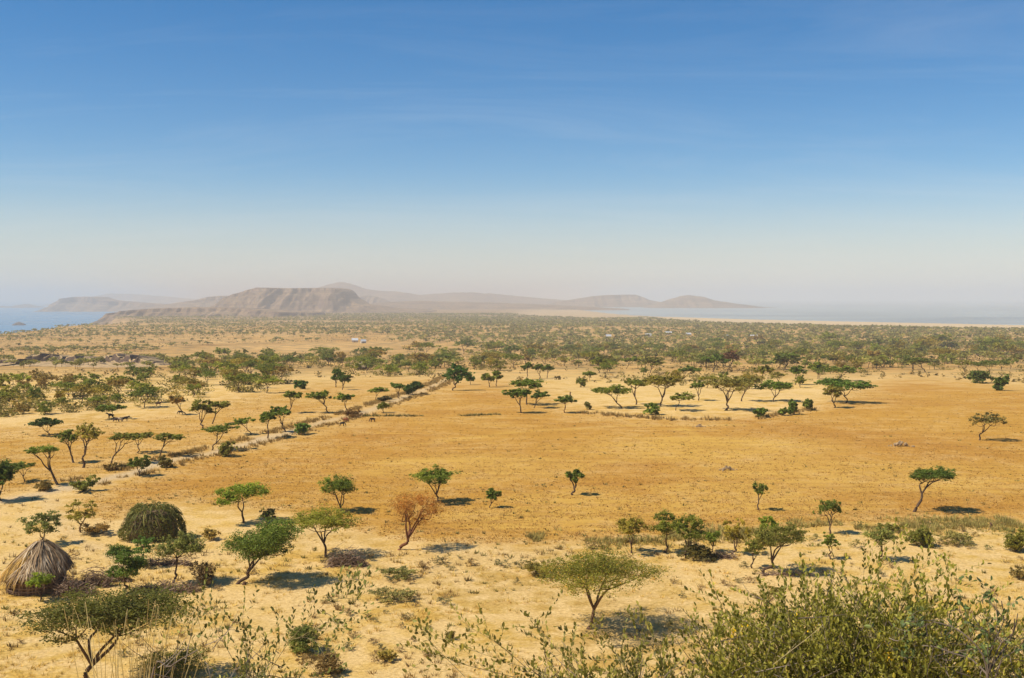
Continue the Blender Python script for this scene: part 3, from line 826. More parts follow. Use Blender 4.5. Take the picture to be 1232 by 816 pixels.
T(A, 'flat acacia with cattle resting in its shade', 140, 504, 487, 113, 152, 497, (.062, .098, .018), 'flat', 1.3)
T('small_tree', 'very dark dense roundish tree alone in the stubble field', 59, 524, 502, 36, 72, 518, (.025, .05, .016), 'round', 1.7)
T(A, 'rusty-leaved acacia on a trunk leaning over one dark cow', 224, 499, 477, 201, 224, 488, (.17, .105, .028), 'flat', 1.0)
T(A, 'acacia with two crown layers beside the rusty leaning tree', 243, 515, 482, 226, 259, 502, (.085, .10, .02), 'umb', 1.1)
T(A, 'acacia with slanted trunk next to the two-layered acacia', 255, 510, 482, 250, 279, 494, (.085, .10, .025), 'flat', 1.0)
T(A, 'low acacia with forked dark trunk standing on the track bank', 254, 542, 510, 246, 286, 524, (.07, .10, .02), 'flat', 1.2)
T(A, 'acacia with reddish inner twigs behind the bank of the track', 302, 523, 502, 277, 307, 512, GREEN, 'flat', 1.1)
T(A, 'first of two overlapping acacias in the bend of the track', 322, 527, 496, 309, 338, 511, (.07, .105, .018), 'umb', 1.3)
T(A, 'second of two overlapping acacias, leaning over the track bend', 343, 520, 490, 322, 352, 503, (.062, .098, .02), 'umb', 1.3)
T(A, 'mushroom-shaped acacia with two thin stems above the track bend', 349, 497, 471, 339, 365, 482, (.075, .10, .022), 'umb', 1.2)
T(A, 'acacia whose crown trails far to one side of its dark trunk', 396, 497, 471, 366, 400, 483, (.07, .10, .022), 'flat', 1.2)
T(A, 'thin flat acacia touching the trailing crown near the grazing cows', 417, 496, 474, 402, 428, 485, (.068, .105, .02), 'flat', 1.0)
T('small_tree', 'left dark tree of a close pair above the stubble field', 404, 466, 443, 396, 413, 458, (.045, .08, .02), 'round', 1.3)
T('small_tree', 'right dark tree of a close pair above the stubble field', 412, 469, 449, 404, 422, 462, (.05, .085, .022), 'round', 1.3)
T(A, 'small flat acacia beside the track above the grazing cows', 452, 481, 467, 443, 465, 474, GREEN, 'flat', 1.2)
T(A, 'small acacia leaning against a dark bush by the track', 480, 479, 461, 467, 489, 470, (.06, .10, .02), 'flat', 1.2)
T('sapling', 'tiny sapling with its own shadow just above the grass line', 461, 497, 484, 453, 468, 493, (.08, .10, .022), 'round', 1.0)
T('leafy_tree', 'tall vivid dark green leafy tree at the far end of the track', 545, 470, 439, 534, 566, 460, (.035, .085, .020), 'round', 1.6, npad=12)
T('sapling', 'little dark tree at the side of the vivid leafy tree', 566, 463, 452, 560, 572, 459, (.04, .08, .02), 'round', 1.4)
T(A, 'left yellowish-green tree of a pair right of the vivid leafy tree', 589, 466, 448, 579, 597, 459, (.085, .11, .022), 'round', 1.1)
T(A, 'right yellowish-green tree of a pair right of the vivid leafy tree', 597, 465, 446, 590, 606, 458, (.085, .115, .022), 'round', 1.1)
# --- the clump at the top of the ploughed field
T(A, 'front umbrella of a double-tiered pair with long flat shadow', 627, 497, 468, 608, 640, 480, (.052, .086, .016), 'flat', 1.5)
T(A, 'back umbrella of a double-tiered pair, taller with upper flat crown', 634, 487, 456, 611, 655, 470, (.06, .098, .016), 'flat', 1.4)
T(A, 'low umbrella overlapping the double-tiered pair on its far side', 642, 491, 470, 636, 662, 481, (.052, .088, .018), 'flat', 1.4)
T('small_tree', 'compact bushy acacia with dark short shadow beside the double-tiered pair', 679, 497, 476, 668, 693, 489, (.06, .095, .02), 'umb', 1.3, bark=(1.4, .9, .7))
T(A, 'small tree first of three in a row beyond the double-tiered umbrellas', 634, 457, 437, 626, 643, 447, (.07, .105, .022), 'umb', 1.2)
T(A, 'small tree second of three in a row beyond the double-tiered umbrellas', 649, 456, 438, 641, 656, 448, (.07, .10, .022), 'umb', 1.2)
T(A, 'small tree third of three in a row beyond the double-tiered umbrellas', 658, 455, 439, 653, 667, 448, (.065, .095, .022), 'umb', 1.2)
T(A, 'wide low acacia arching sideways over its shadow at the clump edge', 749, 491, 462, 709, 760, 478, (.085, .115, .02), 'flat', 1.0)
T(A, 'slender acacia with upswept limbs just right of the wide arching one', 765, 487, 455, 748, 778, 468, (.08, .105, .02), 'flat', 1.1)
T(A, 'broad olive umbrella shading the bushes in the clump centre', 795, 489, 450, 776, 824, 470, (.10, .10, .024), 'flat', 1.0)
T(A, 'low flat acacia with grey shadow before the broad olive umbrella', 813, 494, 474, 800, 837, 485, (.09, .11, .026), 'flat', 1.0)
T(A, 'small upright acacia between the low flat one and the biggest brown umbrella', 840, 482, 458, 829, 852, 471, (.07, .10, .022), 'umb', 1.1)
T(A, 'biggest brownish umbrella of the clump with thick forking trunk', 872, 494, 453, 848, 908, 473, (.125, .108, .032), 'flat', .95, npad=13)
T(A, 'brownish umbrella with a slanted trunk right behind the biggest one', 892, 483, 453, 884, 918, 468, (.12, .105, .03), 'flat', 1.0)
T(A, 'bright green layered acacia right of the big brown umbrella', 930, 483, 457, 911, 959, 474, (.065, .108, .018), 'flat', 1.2)
T(A, 'domed olive crown rising just above the bright layered acacia', 916, 464, 439, 904, 931, 453, (.09, .10, .024), 'umb', 1.0)
T(A, 'dark green wide acacia with long dark shadow at the field corner', 1018, 485, 457, 980, 1045, 473, (.045, .088, .018), 'flat', 1.5)
T(A, 'olive brown small tree in front of the dark wide acacia', 1004, 491, 463, 990, 1015, 479, (.125, .105, .024), 'round', 1.0)
T(A, 'sparse brown tree standing alone at the right of the ploughed field', 1178, 530, 497, 1166, 1209, 517, (.11, .088, .03), 'umb', .6, npad=11)
T(A, 'small flat acacia alone on bare sand above the olive umbrella', 709, 458, 448, 700, 717, 453, (.075, .105, .02), 'flat', 1.2)
T(A, 'dark spreading acacia first along the back of the clump', 821, 458, 441, 812, 844, 450, (.06, .095, .02), 'flat', 1.2)
T(A, 'well-shaped dark acacia with clear trunk behind the clump', 858, 448, 427, 844, 875, 440, (.05, .088, .02), 'umb', 1.4)
T(A, 'dark reddish-brown tree behind the clear-trunked dark acacia', 876, 446, 423, 868, 893, 438, (.085, .04, .024), 'umb', 1.2)
T(A, 'broad dark acacia at the back right of the clump', 944, 445, 424, 928, 969, 437, (.062, .095, .02), 'flat', 1.2)
T(A, 'round acacia with upright trunk right behind the bright layered acacia', 957, 463, 440, 948, 973, 452, (.062, .10, .02), 'umb', 1.2)
T(A, 'leafy acacia between upright-trunked acacia and field corner', 984, 456, 437, 971, 998, 449, (.085, .115, .022), 'umb', 1.1)
T(A, 'wide flat acacia with yellow top above the field corner', 1008, 458, 440, 995, 1036, 450, (.068, .10, .02), 'flat', 1.2)
T(A, 'acacia with a slanted trunk on the sandy bank above the right field', 1114, 448, 429, 1089, 1118, 440, (.07, .095, .022), 'flat', 1.1)
T(A, 'small acacia on the sand, first above the open bare patch', 719, 449, 430, 713, 730, 441, (.08, .105, .022), 'umb', 1.1)
T(A, 'small acacia on the sand, second above the open bare patch', 733, 447, 431, 726, 741, 441, (.085, .10, .024), 'umb', 1.1)
T(A, 'small acacia on the sand, third above the open bare patch', 754, 444, 430, 748, 770, 437, (.075, .105, .022), 'umb', 1.1)
T(A, 'low shady acacia with brown brush under it above the olive umbrella', 781, 449, 431, 772, 800, 441, (.08, .09, .024), 'flat', 1.1)

# --- shrubs measured in the photograph
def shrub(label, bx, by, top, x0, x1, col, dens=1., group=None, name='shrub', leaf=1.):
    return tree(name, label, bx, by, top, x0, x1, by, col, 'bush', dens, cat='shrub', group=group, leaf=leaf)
shrub('round green bush at the near edge of the dirt track', 100, 592, 571, 83, 119, (.078, .098, .026))
shrub('dry brown scrub clump under the forked track tree', 272, 549, 525, 257, 287, (.085, .095, .03), .9)
shrub('rounded bright green bush on the bend of the track', 364, 523, 506, 352, 376, (.062, .115, .026), 1.2)
shrub('dry low bush where verge and track meet', 198, 563, 544, 189, 208, (.09, .085, .035), .8)
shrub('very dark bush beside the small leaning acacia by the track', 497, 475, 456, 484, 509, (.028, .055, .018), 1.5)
shrub('compact dark green bush on the stubble field far edge', 363, 468, 454, 354, 372, (.035, .075, .02), 1.4)
shrub('lone bright green bush in front of the olive umbrella', 785, 499, 483, 775, 795, (.075, .115, .024), 1.2)
shrub('wide leafy bush on the field edge under the big brown umbrella', 912, 502, 489, 900, 923, (.06, .10, .022), 1.2)
shrub('first upright bush of the pair before the bright layered acacia', 942, 500, 488, 935, 951, (.065, .10, .022), 1.2)
shrub('taller second bush of the pair before the bright layered acacia', 955, 499, 477, 947, 962, (.062, .10, .024), 1.1)
shrub('single upright bush between the pair and the dark wide acacia', 972, 494, 478, 965, 979, (.07, .105, .028), 1.1)
shrub('little bush on bare sand above the compact bushy acacia', 699, 466, 453, 692, 706, (.085, .105, .028), 1.)
shrub('green bush at the far right corner of the ploughed field', 1204, 470, 449, 1194, 1215, (.055, .09, .022), 1.2)
shrub('dark thicket above the far right corner of the field', 1179, 461, 441, 1162, 1197, (.045, .072, .02), 1.3)
shrub('olive bush cut by the right edge on the sandy clearing', 1224, 663, 634, 1203, 1246, (.10, .11, .028), 1.2)
shrub('dark green bush right of the low grey-green acacia', 1108, 657, 629, 1092, 1127, (.075, .092, .026), 1.1)
shrub('brownish bush low on the right edge below the olive one', 1228, 697, 677, 1213, 1244, (.125, .092, .036), .9)
shrub('brown thorn thicket at the side of the compound', 239, 706, 673, 220, 259, (.085, .055, .03), .9, leaf=.8)
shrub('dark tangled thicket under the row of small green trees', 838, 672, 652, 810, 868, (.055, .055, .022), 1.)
shrub('shaggy dark green bush behind the tall dry grass, bottom left', 196, 810, 772, 138, 250, (.095, .105, .026), .5)
shrub('green rounded bush behind the leafy foreground sprays', 362, 786, 749, 336, 390, (.068, .092, .03), 1.)
shrub('brown dead bush at the foot of the rounded green bush', 390, 812, 782, 358, 414, (.12, .078, .034), .8)
shrub('sprawling dry olive scrub left of the flowering acacia', 646, 693, 672, 622, 668, (.16, .125, .038), .7)
shrub('low olive scrub patch left of the sandy middle', 485, 695, 680, 458, 508, (.13, .12, .045), .8)
shrub('low scrub just below the olive scrub patch', 470, 722, 703, 444, 505, (.135, .12, .05), .6)
shrub('brown bush under the bright round-topped lone acacia', 322, 628, 609, 306, 338, (.115, .10, .036), .7)
shrub('brown undergrowth at the foot of the loose olive tree', 112, 643, 624, 92, 136, (.14, .088, .03), .8)
shrub('yellowish dry shrub beside the haystack foot', 252, 650, 634, 240, 266, (.20, .14, .045), .6)
shrub('dry scrub on the sandy verge, right of the dark green bush', 1150, 655, 640, 1128, 1182, (.15, .125, .045), .6)
shrub('scrubby growth at the left foot of the dark green bush', 1090, 640, 626, 1052, 1088, (.13, .12, .03), .7)
shrub('low brown verge bush below the bending umbrella acacia', 53, 590, 577, 38, 70, (.12, .085, .032), .7)
shrub('brown bush on the verge near the three flat crowns', 136, 566, 556, 122, 148, (.135, .09, .034), .7)
shrub('dry mound of brush by the bank near the grazing cows', 424, 502, 491, 412, 436, (.15, .085, .035), .8)
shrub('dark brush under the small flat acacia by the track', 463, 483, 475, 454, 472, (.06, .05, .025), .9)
shrub('wispy upright weed bush beside the compact bushy acacia', 706, 493, 483, 701, 711, (.12, .11, .035), .6)
shrub('tiny dark bush low on the sandy middle foreground', 542, 770, 758, 534, 552, (.09, .085, .035), .9)
shrub('round yellow grassy bush low on the sandy foreground', 466, 796, 780, 450, 482, (.20, .15, .04), .9)

# --- belts of trees too alike to tell apart, each one still its own object
def proto_set(seed, n, style_list, Hm=6.5):
    out = []
    for k in range(n):
        rng = np.random.RandomState(seed + k)
        st = style_list[k % len(style_list)]
        H = Hm; W = Hm * rng.uniform(1.35, 2.0) if st != 'round' else Hm * rng.uniform(1.0, 1.35)
        if st == 'bush': W = Hm * rng.uniform(1.2, 1.6)
        wood, cr = gen_tree(rng, H, W, (rng.normal(0, .5), 0), H * rng.uniform(.34, .48) if st != 'round' else H * .22, 1900, .58, st, rt=.028 * H, npad=9, sides=4)
        out.append((wood.mesh('belt_wood', M_BARK, True), cr.mesh('belt_leaves', M_LEAF)))
    return out
PSTYLE = ['flat', 'umb', 'round', 'bush', 'flat', 'umb', 'bush', 'round', 'flat', 'umb', 'bush', 'umb']
PROTO = proto_set(900, 12, ['flat', 'umb', 'round', 'bush', 'flat', 'umb', 'bush', 'round', 'flat', 'umb', 'bush', 'umb'])
BELT_COLS = [(.066, .092, .020), (.078, .10, .020), (.095, .105, .022), (.055, .082, .020), (.11, .102, .026), (.072, .098, .022), (.14, .095, .028), (.085, .112, .02)]
taken = []
belt_polys = []
def belt(poly, n, hpx, label, group, seed, cols=BELT_COLS, mind=7.):
    rng = np.random.RandomState(seed)
    belt_polys.append((poly, n)); P = np.array(poly, float); k = 0; tries = 0
    while k < n and tries < n * 60:
        tries += 1
        x = rng.uniform(P[:, 0].min(), P[:, 0].max()); y = rng.uniform(P[:, 1].min(), P[:, 1].max())
        if not inpoly(np.array([x]), np.array([y]), poly)[0]: continue
        X, Y, Z, s = px(x, y)
        if any(abs(X - a) < mind and abs(Y - b) < mind * 2.2 for a, b in taken): continue
        taken.append((X, Y))
        h = rng.uniform(*hpx) * s * 1.2
        pi = rng.randint(len(PROTO)); w, c = PROTO[pi]; ci = rng.randint(len(cols))
        f_ = (h / s / 1.2 - hpx[0]) / (hpx[1] - hpx[0])
        words = ('small' if f_ < .33 else 'tall' if f_ > .66 else 'middling') + ' ' + ['green', 'green', 'olive', 'dark green', 'olive', 'green', 'rusty', 'light green'][ci] + ' ' + {'flat': 'flat-topped', 'umb': 'domed', 'round': 'round', 'bush': 'bushy'}[PSTYLE[pi]]
        f = h / 6.5
        root = empty('acacia_tree', (X, Y, Z), rng.uniform(0, 6.28))
        root.scale = (f * rng.uniform(.9, 1.25), f * rng.uniform(.9, 1.25), f)
        tag(root, words + ' ' + label, 'tree', group)
        obj('trunk', w, root, color=(1, 1, 1))
        cc = np.array(cols[ci]) * rng.uniform(1.0, 1.35)
        obj('crown', c, root, color=foliage(cc))
        k += 1
belt([(-6, 466), (60, 462), (140, 466), (182, 478), (188, 491), (120, 496), (40, 500), (-6, 503)], 36, (11, 19), 'acacia in the dense thicket behind the resting cattle', 'thicket behind the resting cattle', 1, mind=5)
belt([(150, 452), (256, 446), (262, 470), (226, 486), (180, 484)], 15, (10, 16), 'acacia between the cattle thicket and the stubble field top', 'acacias at the top left of the stubble field', 2)
belt([(262, 452), (350, 450), (352, 466), (318, 474), (274, 472)], 15, (13, 20), 'acacia in the clump along the upper stubble field edge', 'clump on the stubble field edge', 3)
belt([(200, 437), (300, 432), (400, 428), (402, 440), (300, 447), (205, 450)], 22, (9, 14), 'acacia in the long row crossing the tan slope, upper left', 'row across the tan slope', 4)
belt([(395, 430), (470, 426), (532, 430), (530, 450), (480, 454), (400, 452)], 26, (10, 17), 'acacia crowding round the distant pale thatched hut', 'acacias round the distant hut', 5)
belt([(535, 424), (650, 424), (650, 434), (612, 446), (540, 448)], 18, (9, 15), 'acacia scattered beyond the end of the dirt track', 'acacias beyond the track end', 6)
belt([(655, 420), (800, 420), (800, 434), (660, 434)], 18, (8, 13), 'acacia in the open wood above the bare sandy patch', 'open wood above the sandy patch', 7)
belt([(800, 418), (930, 416), (940, 432), (800, 436)], 16, (9, 14), 'acacia in the wood behind the field clump', 'wood behind the field clump', 8)
belt([(965, 418), (1085, 420), (1090, 444), (1040, 450), (975, 436)], 22, (10, 16), 'acacia in the thick wood above the field corner', 'wood above the field corner', 9)
belt([(1090, 420), (1240, 420), (1240, 452), (1150, 452), (1120, 440), (1090, 438)], 26, (10, 17), 'acacia in the thick wood at the upper right of the field', 'wood at the upper right', 10)

belt([(705, 440), (800, 436), (905, 432), (1040, 440), (1060, 452), (960, 470), (860, 468), (720, 462)], 24, (9, 15), 'acacia filling in between the field clump and the wood behind', 'acacias filling in the field clump', 11)

def undergrowth():
    rng = np.random.RandomState(66); C, Z_, R_, t_ = [], [], [], []
    for poly, n in belt_polys:
        P = np.array(poly, float); k = 0
        while k < n * 3.4:
            x = rng.uniform(P[:, 0].min() - 5, P[:, 0].max() + 5); y = rng.uniform(P[:, 1].min(), P[:, 1].max() + 1)
            if not inpoly(np.array([x]), np.array([y]), poly)[0]: continue
            X, Y, Z, s = px(x, y); k += 1
            r = rng.uniform(.9, 2.6); m_ = 56; p = rng.normal(0, .40, (m_, 3)); p[:, 2] = np.abs(p[:, 2])
            C.append(np.array([X, Y, Z]) + p * np.array([r * 1.3, r * 1.3, r * rng.uniform(.7, 1.2)]))
            t_.append(np.clip(rng.normal(.42, .2) + .3 * (rng.rand(m_) - .5), 0, 1)); R_.append(np.full(m_, r * .34))
    v, q, t = leaves(rng, np.concatenate(C), np.concatenate(R_)[:, None], np.concatenate(t_), .5, .6)
    tag(obj('undergrowth', mesh('undergrowth', v, [q], M_LEAF, t), color=(.115, .095, .018)), 'olive brown undergrowth among the belts of acacias', 'undergrowth', kind='stuff')
undergrowth()

# --- the far woodland: one mass
def far_wood():
    rng = np.random.RandomState(55)
    n = 48000
    Y = np.sqrt(rng.uniform(560 ** 2, 5200 ** 2, n)); X = rng.uniform(-.56, .56, n) * Y
    dens = fbm(X / 300. + 5, Y / 130. + 2, 4)
    xr = X / Y
    thr = np.interp(xr, [-.5, -.3, -.15, -.02, .1, .5], [.475, .48, .455, .40, .34, .31]) + np.interp(Y, [560, 900, 1500, 2000, 2600, 5200], [.08, .05, .02, -.04, -.06, .02])
    keep = (dens > thr) | (rng.rand(n) < np.interp(xr, [-.5, -.1, .1], [.10, .09, .07]))
    s = Y - yshore(X)
    keep &= (s < -beach_width(X)) & (X > xedge(Y) + 10)
    keep &= ~inpoly(X, Y, FIELD_FAR) & (np.hypot((X - 330) / 340, (Y - 5700) / 1800) > 1)
    # keep clear of the single trees in front
    X, Y = X[keep], Y[keep]
    Z = ground(X, Y)
    keep = Z > LAKE_E + 1
    X, Y, Z = X[keep], Y[keep], Z[keep]
    n = len(X)
    xr = X / Y
    H = rng.uniform(3.2, 7.0, n) * np.interp(xr, [-.5, -.2, .0], [.72, .8, 1.]); W = H * rng.uniform(1.5, 2.8, n)
    dense = (Y < 1300)
    V, Q, tq = [], [], []
    for sel, k, lf in ((dense, 46, .42), (~dense & (Y < 2200), 17, .66), (~dense & (Y >= 2200), 8, .90)):
        x, y, z, h, w = X[sel], Y[sel], Z[sel], H[sel], W[sel]
        m_ = len(x)
        if not m_: continue
        a = rng.uniform(0, 6.283, (m_, k)); r = np.sqrt(rng.uniform(0, 1, (m_, k)))
        # three lobes per crown
        la = rng.uniform(0, 6.283, (m_, 4)); lr = rng.uniform(.15, .6, (m_, 4)); lz = rng.uniform(.62, .86, (m_, 4))
        pick = rng.randint(0, 4, (m_, k)); row = np.arange(m_)[:, None]
        cx = np.cos(la[row, pick]) * lr[row, pick] + .42 * r * np.cos(a)
        cy = np.sin(la[row, pick]) * lr[row, pick] + .42 * r * np.sin(a)
        cz = lz[row, pick] + rng.normal(0, .085, (m_, k)) - .08 * r
        C = np.stack([x[:, None] + cx * w[:, None] / 2, y[:, None] + cy * w[:, None] / 2, z[:, None] + cz * h[:, None]], -1).reshape(-1, 3)
        base = np.clip(rng.normal(.42, .16, m_), .1, .9)[:, None] + .22 * (rng.rand(m_, k) - .5)
        size = (np.repeat(h, k) * lf)[:, None]
        v, q, t = leaves(rng, C, size, base.ravel(), .9, .6)
        V.append(v); Q.append(q); tq.append(t)
    off = np.cumsum([0] + [len(v) for v in V])[:-1]
    me = mesh('woodland_leaves', np.concatenate(V), [np.concatenate([q + o for q, o in zip(Q, off)])], M_LEAF, np.concatenate(tq))
    o = obj('woodland', me, color=(.128, .116, .021))
    tag(o, 'far acacia woodland stretching over the plain to the lakes', 'woodland', kind='stuff')
    # trunks
    sel = np.nonzero(Y < 2200)[0]
    acc_v, acc_q = [], []
    r = .035 * H[sel]; x, y, z, h = X[sel], Y[sel], Z[sel], H[sel]
    ring = []
    for lev, rr in ((-.3, 1.), (.7, .5)):
        for a in (0, 2.09, 4.19):
            ring.append(np.stack([x + np.cos(a) * r * rr, y + np.sin(a) * r * rr, z + lev * (h if lev > 0 else 1)], -1))
    v = np.stack(ring, 1).reshape(-1, 3)
    b = np.arange(len(sel))[:, None] * 6
    q = np.concatenate([b + np.array([[0, 1, 4, 3]]), b + np.array([[1, 2, 5, 4]]), b + np.array([[2, 0, 3, 5]])])
    t = obj('trunks', mesh('woodland_trunks', v, [q], M_BARK, np.full(len(q), .4)), o, color=(1, 1, 1))
    t['kind'] = 'stuff'
    print('far wood trees', n)
far_wood()

# low scrub on the far tan slopes, one mass
def far_scrub():
    rng = np.random.RandomState(77)
    n = 26000
    Y = rng.uniform(380 ** 1.3, 3600 ** 1.3, n) ** (1 / 1.3); X = rng.uniform(-.56, .56, n) * Y
    d = fbm(X / 60., Y / 90. + 20, 3)
    keep = (d > np.interp(X / Y, [-.5, 0, .2], [.44, .5, .5])) & (X > xedge(Y) + 5) & (Y - yshore(X) < -beach_width(X))
    for P in (FIELD_FAR, FIELD_MID, FIELD_WEST): keep &= ~inpoly(X, Y, P)
    X, Y = X[keep], Y[keep]; Z = ground(X, Y); n = len(X); k = 7
    R = rng.uniform(.7, 1.9, n); Hh = R * rng.uniform(.6, 1.2, n)
    C = rng.normal(0, .4, (n, k, 3)); C[..., 2] = np.abs(C[..., 2])
    C = np.stack([X[:, None] + C[..., 0] * R[:, None], Y[:, None] + C[..., 1] * R[:, None], Z[:, None] + C[..., 2] * Hh[:, None] * 1.3], -1).reshape(-1, 3)
    t = np.clip(rng.normal(.45, .2, n), 0, 1)[:, None] + .2 * (rng.rand(n, k) - .5)
    v, q, t = leaves(rng, C, (np.repeat(R, k) * .8)[:, None], t.ravel(), .5, .6)
    o = obj('scrub', mesh('scrub', v, [q], M_LEAF, t), color=(.125, .09, .028))
    tag(o, 'low brown scrub dotting the tan slopes of the plain', 'scrub', kind='stuff')
far_scrub()

# ------------------------------------------------------------------ thatched hut, haystack, brushwood
def strip(acc, P, W, side, tint):
    """flat ribbon along P (n,3); W widths; side: unit vector"""
    P = np.asarray(P); n = len(P)
    V = np.stack([P - side * W[:, None] / 2, P + side * W[:, None] / 2], 1).reshape(-1, 3)
    i = np.arange(n - 1) * 2
    acc.add(V, Q=np.stack([i, i + 1, i + 3, i + 2], -1), tq=tint)

def hut():
    X, Y, Z, s = px(44, 709)
    root = tag(empty('thatched_hut', (X, Y, Z)), 'round hut with shaggy conical thatch and stick walls at the left edge', 'hut')
    rng = np.random.RandomState(5)
    R, apex = 2.85, 4.05
    eave = lambda a: 1.42 + .40 * math.cos(a) + .14 * math.sin(3 * a) + .08 * math.sin(7 * a)
    # mud lining and stick wall
    n = 40; a = np.arange(n) * 2 * math.pi / n
    V = np.concatenate([np.stack([np.cos(a) * 2.22, np.sin(a) * 2.22, np.full(n, z)], -1) for z in (-.2, 2.0)])
    Q = np.stack([np.arange(n), (np.arange(n) + 1) % n, n + (np.arange(n) + 1) % n, n + np.arange(n)], -1)
    wall_acc = Acc()
    for k in range(130):
        t = rng.uniform(0, 6.283); r = 2.3 + rng.normal(0, .03); l = rng.normal(0, .06)
        tube(wall_acc, [(math.cos(t) * r, math.sin(t) * r, -.15), (math.cos(t + l) * r, math.sin(t + l) * r, 1.75)], [.045, .035], 4, rng.rand())
    for zz in (.25, .62, 1.0, 1.35):
        for k in range(9):
            t0 = rng.uniform(0, 6.283); t = t0 + np.linspace(0, 1.4, 8)
            tube(wall_acc, np.stack([np.cos(t) * 2.38, np.sin(t) * 2.38, zz + rng.normal(0, .05) + .02 * np.sin(t * 5)], -1), np.full(8, .035), 4, rng.rand())
    w = obj('wall', wall_acc.mesh('hut_wall', M_TWIG), root)
    obj('mud_lining', mesh('hut_lining', V, [Q], M_MUD), w)
    # roof cone under the thatch
    n = 48; V = [(0.4, 0, apex - .1)]; 
    for lev in (.35, .7, 1.):
        for i in range(n):
            t = i * 2 * math.pi / n; e = eave(t)
            V.append((.4 * (1 - lev) + math.cos(t) * R * lev, math.sin(t) * R * lev, apex - .1 - (apex - .1 - e) * lev ** 1.4))
    T_ = np.array([(0, 1 + i, 1 + (i + 1) % n) for i in range(n)])
    Q = np.array([(1 + l * n + i, 1 + (l + 1) * n + i, 1 + (l + 1) * n + (i + 1) % n, 1 + l * n + (i + 1) % n) for l in range(2) for i in range(n)])
    roof = obj('roof', mesh('hut_roof', V, [T_, Q], M_THATCH, np.full(len(T_) + len(Q), .2)), root)
    acc = Acc(); gold = Acc()
    rib = rng.rand(60)
    for k in range(2600):
        t = rng.uniform(0, 6.283); e = eave(t)
        l0 = rng.uniform(0, .75) ** .8; l1 = min(1.0 + rng.uniform(-.02, .13), l0 + rng.uniform(.25, .6))
        ls = np.linspace(l0, l1, 4); lift = .02 + .16 * rng.rand() + .5 * (float(fbm(np.array(math.cos(t) * 2.5), np.array(math.sin(t) * 2.5 + l0 * 2), 2)) - .45)
        rag = rng.uniform(-.6, 2.0); dt = rng.normal(0, .16); tt = t + dt * np.linspace(0, 1, 4)
        P = np.stack([.4 * (1 - ls) + np.cos(tt) * (R * ls + lift * .5), np.sin(tt) * (R * ls + lift * .5),
                      apex - (apex - .1 - e) * ls ** 1.4 + lift - .25 * np.clip(ls - 1, 0, 1) * 4 - rag * np.clip(ls - .85, 0, 1)], -1)
        side = np.array([-math.sin(t), math.cos(t), rng.normal(0, .35)])
        wd = rng.uniform(.03, .10) * np.array([.5, 1, 1, .35])
        tn = float(np.clip(.42 + 1.9 * (fbm(np.array(math.cos(t) * 3 + 4), np.array(math.sin(t) * 3 + l0 * 4), 3) - .5) + .7 * (rng.rand() - .5), 0, 1))
        strip(gold if (3.5 < t < 4.5 and ls[-1] > .72 and ls[0] > .3) else acc, P, wd, side, tn)
    for k in range(9):   # poles poking out at the top
        t = rng.uniform(0, 6.283); d = np.array([math.cos(t) * .35, math.sin(t) * .35, rng.uniform(.3, .6)])
        b0 = np.array([.4, 0, apex - .15]); strip(acc, np.array([b0, b0 + d * .5, b0 + d * .9]), np.array([.06, .05, .03]), np.array([-math.sin(t), math.cos(t), 0]), rng.rand() * .5)
    for k in range(50):  # ragged topknot
        t = rng.uniform(0, 6.283); r = rng.uniform(.1, .45)
        P = np.array([(.4, 0, apex + .12), (.4 + math.cos(t) * r * .5, math.sin(t) * r * .5, apex + .1), (.4 + math.cos(t) * r, math.sin(t) * r, apex - .25)])
        strip(acc, P, np.array([.06, .08, .04]), np.array([-math.sin(t), math.cos(t), 0]), rng.rand())
    th = obj('thatch', acc.mesh('hut_thatch', M_THATCH), roof); th['kind'] = 'stuff'
    st = obj('straw_patch', gold.mesh('hut_straw', M_DRY), roof, color=(.48, .29, .07)); st['kind'] = 'stuff'
hut()

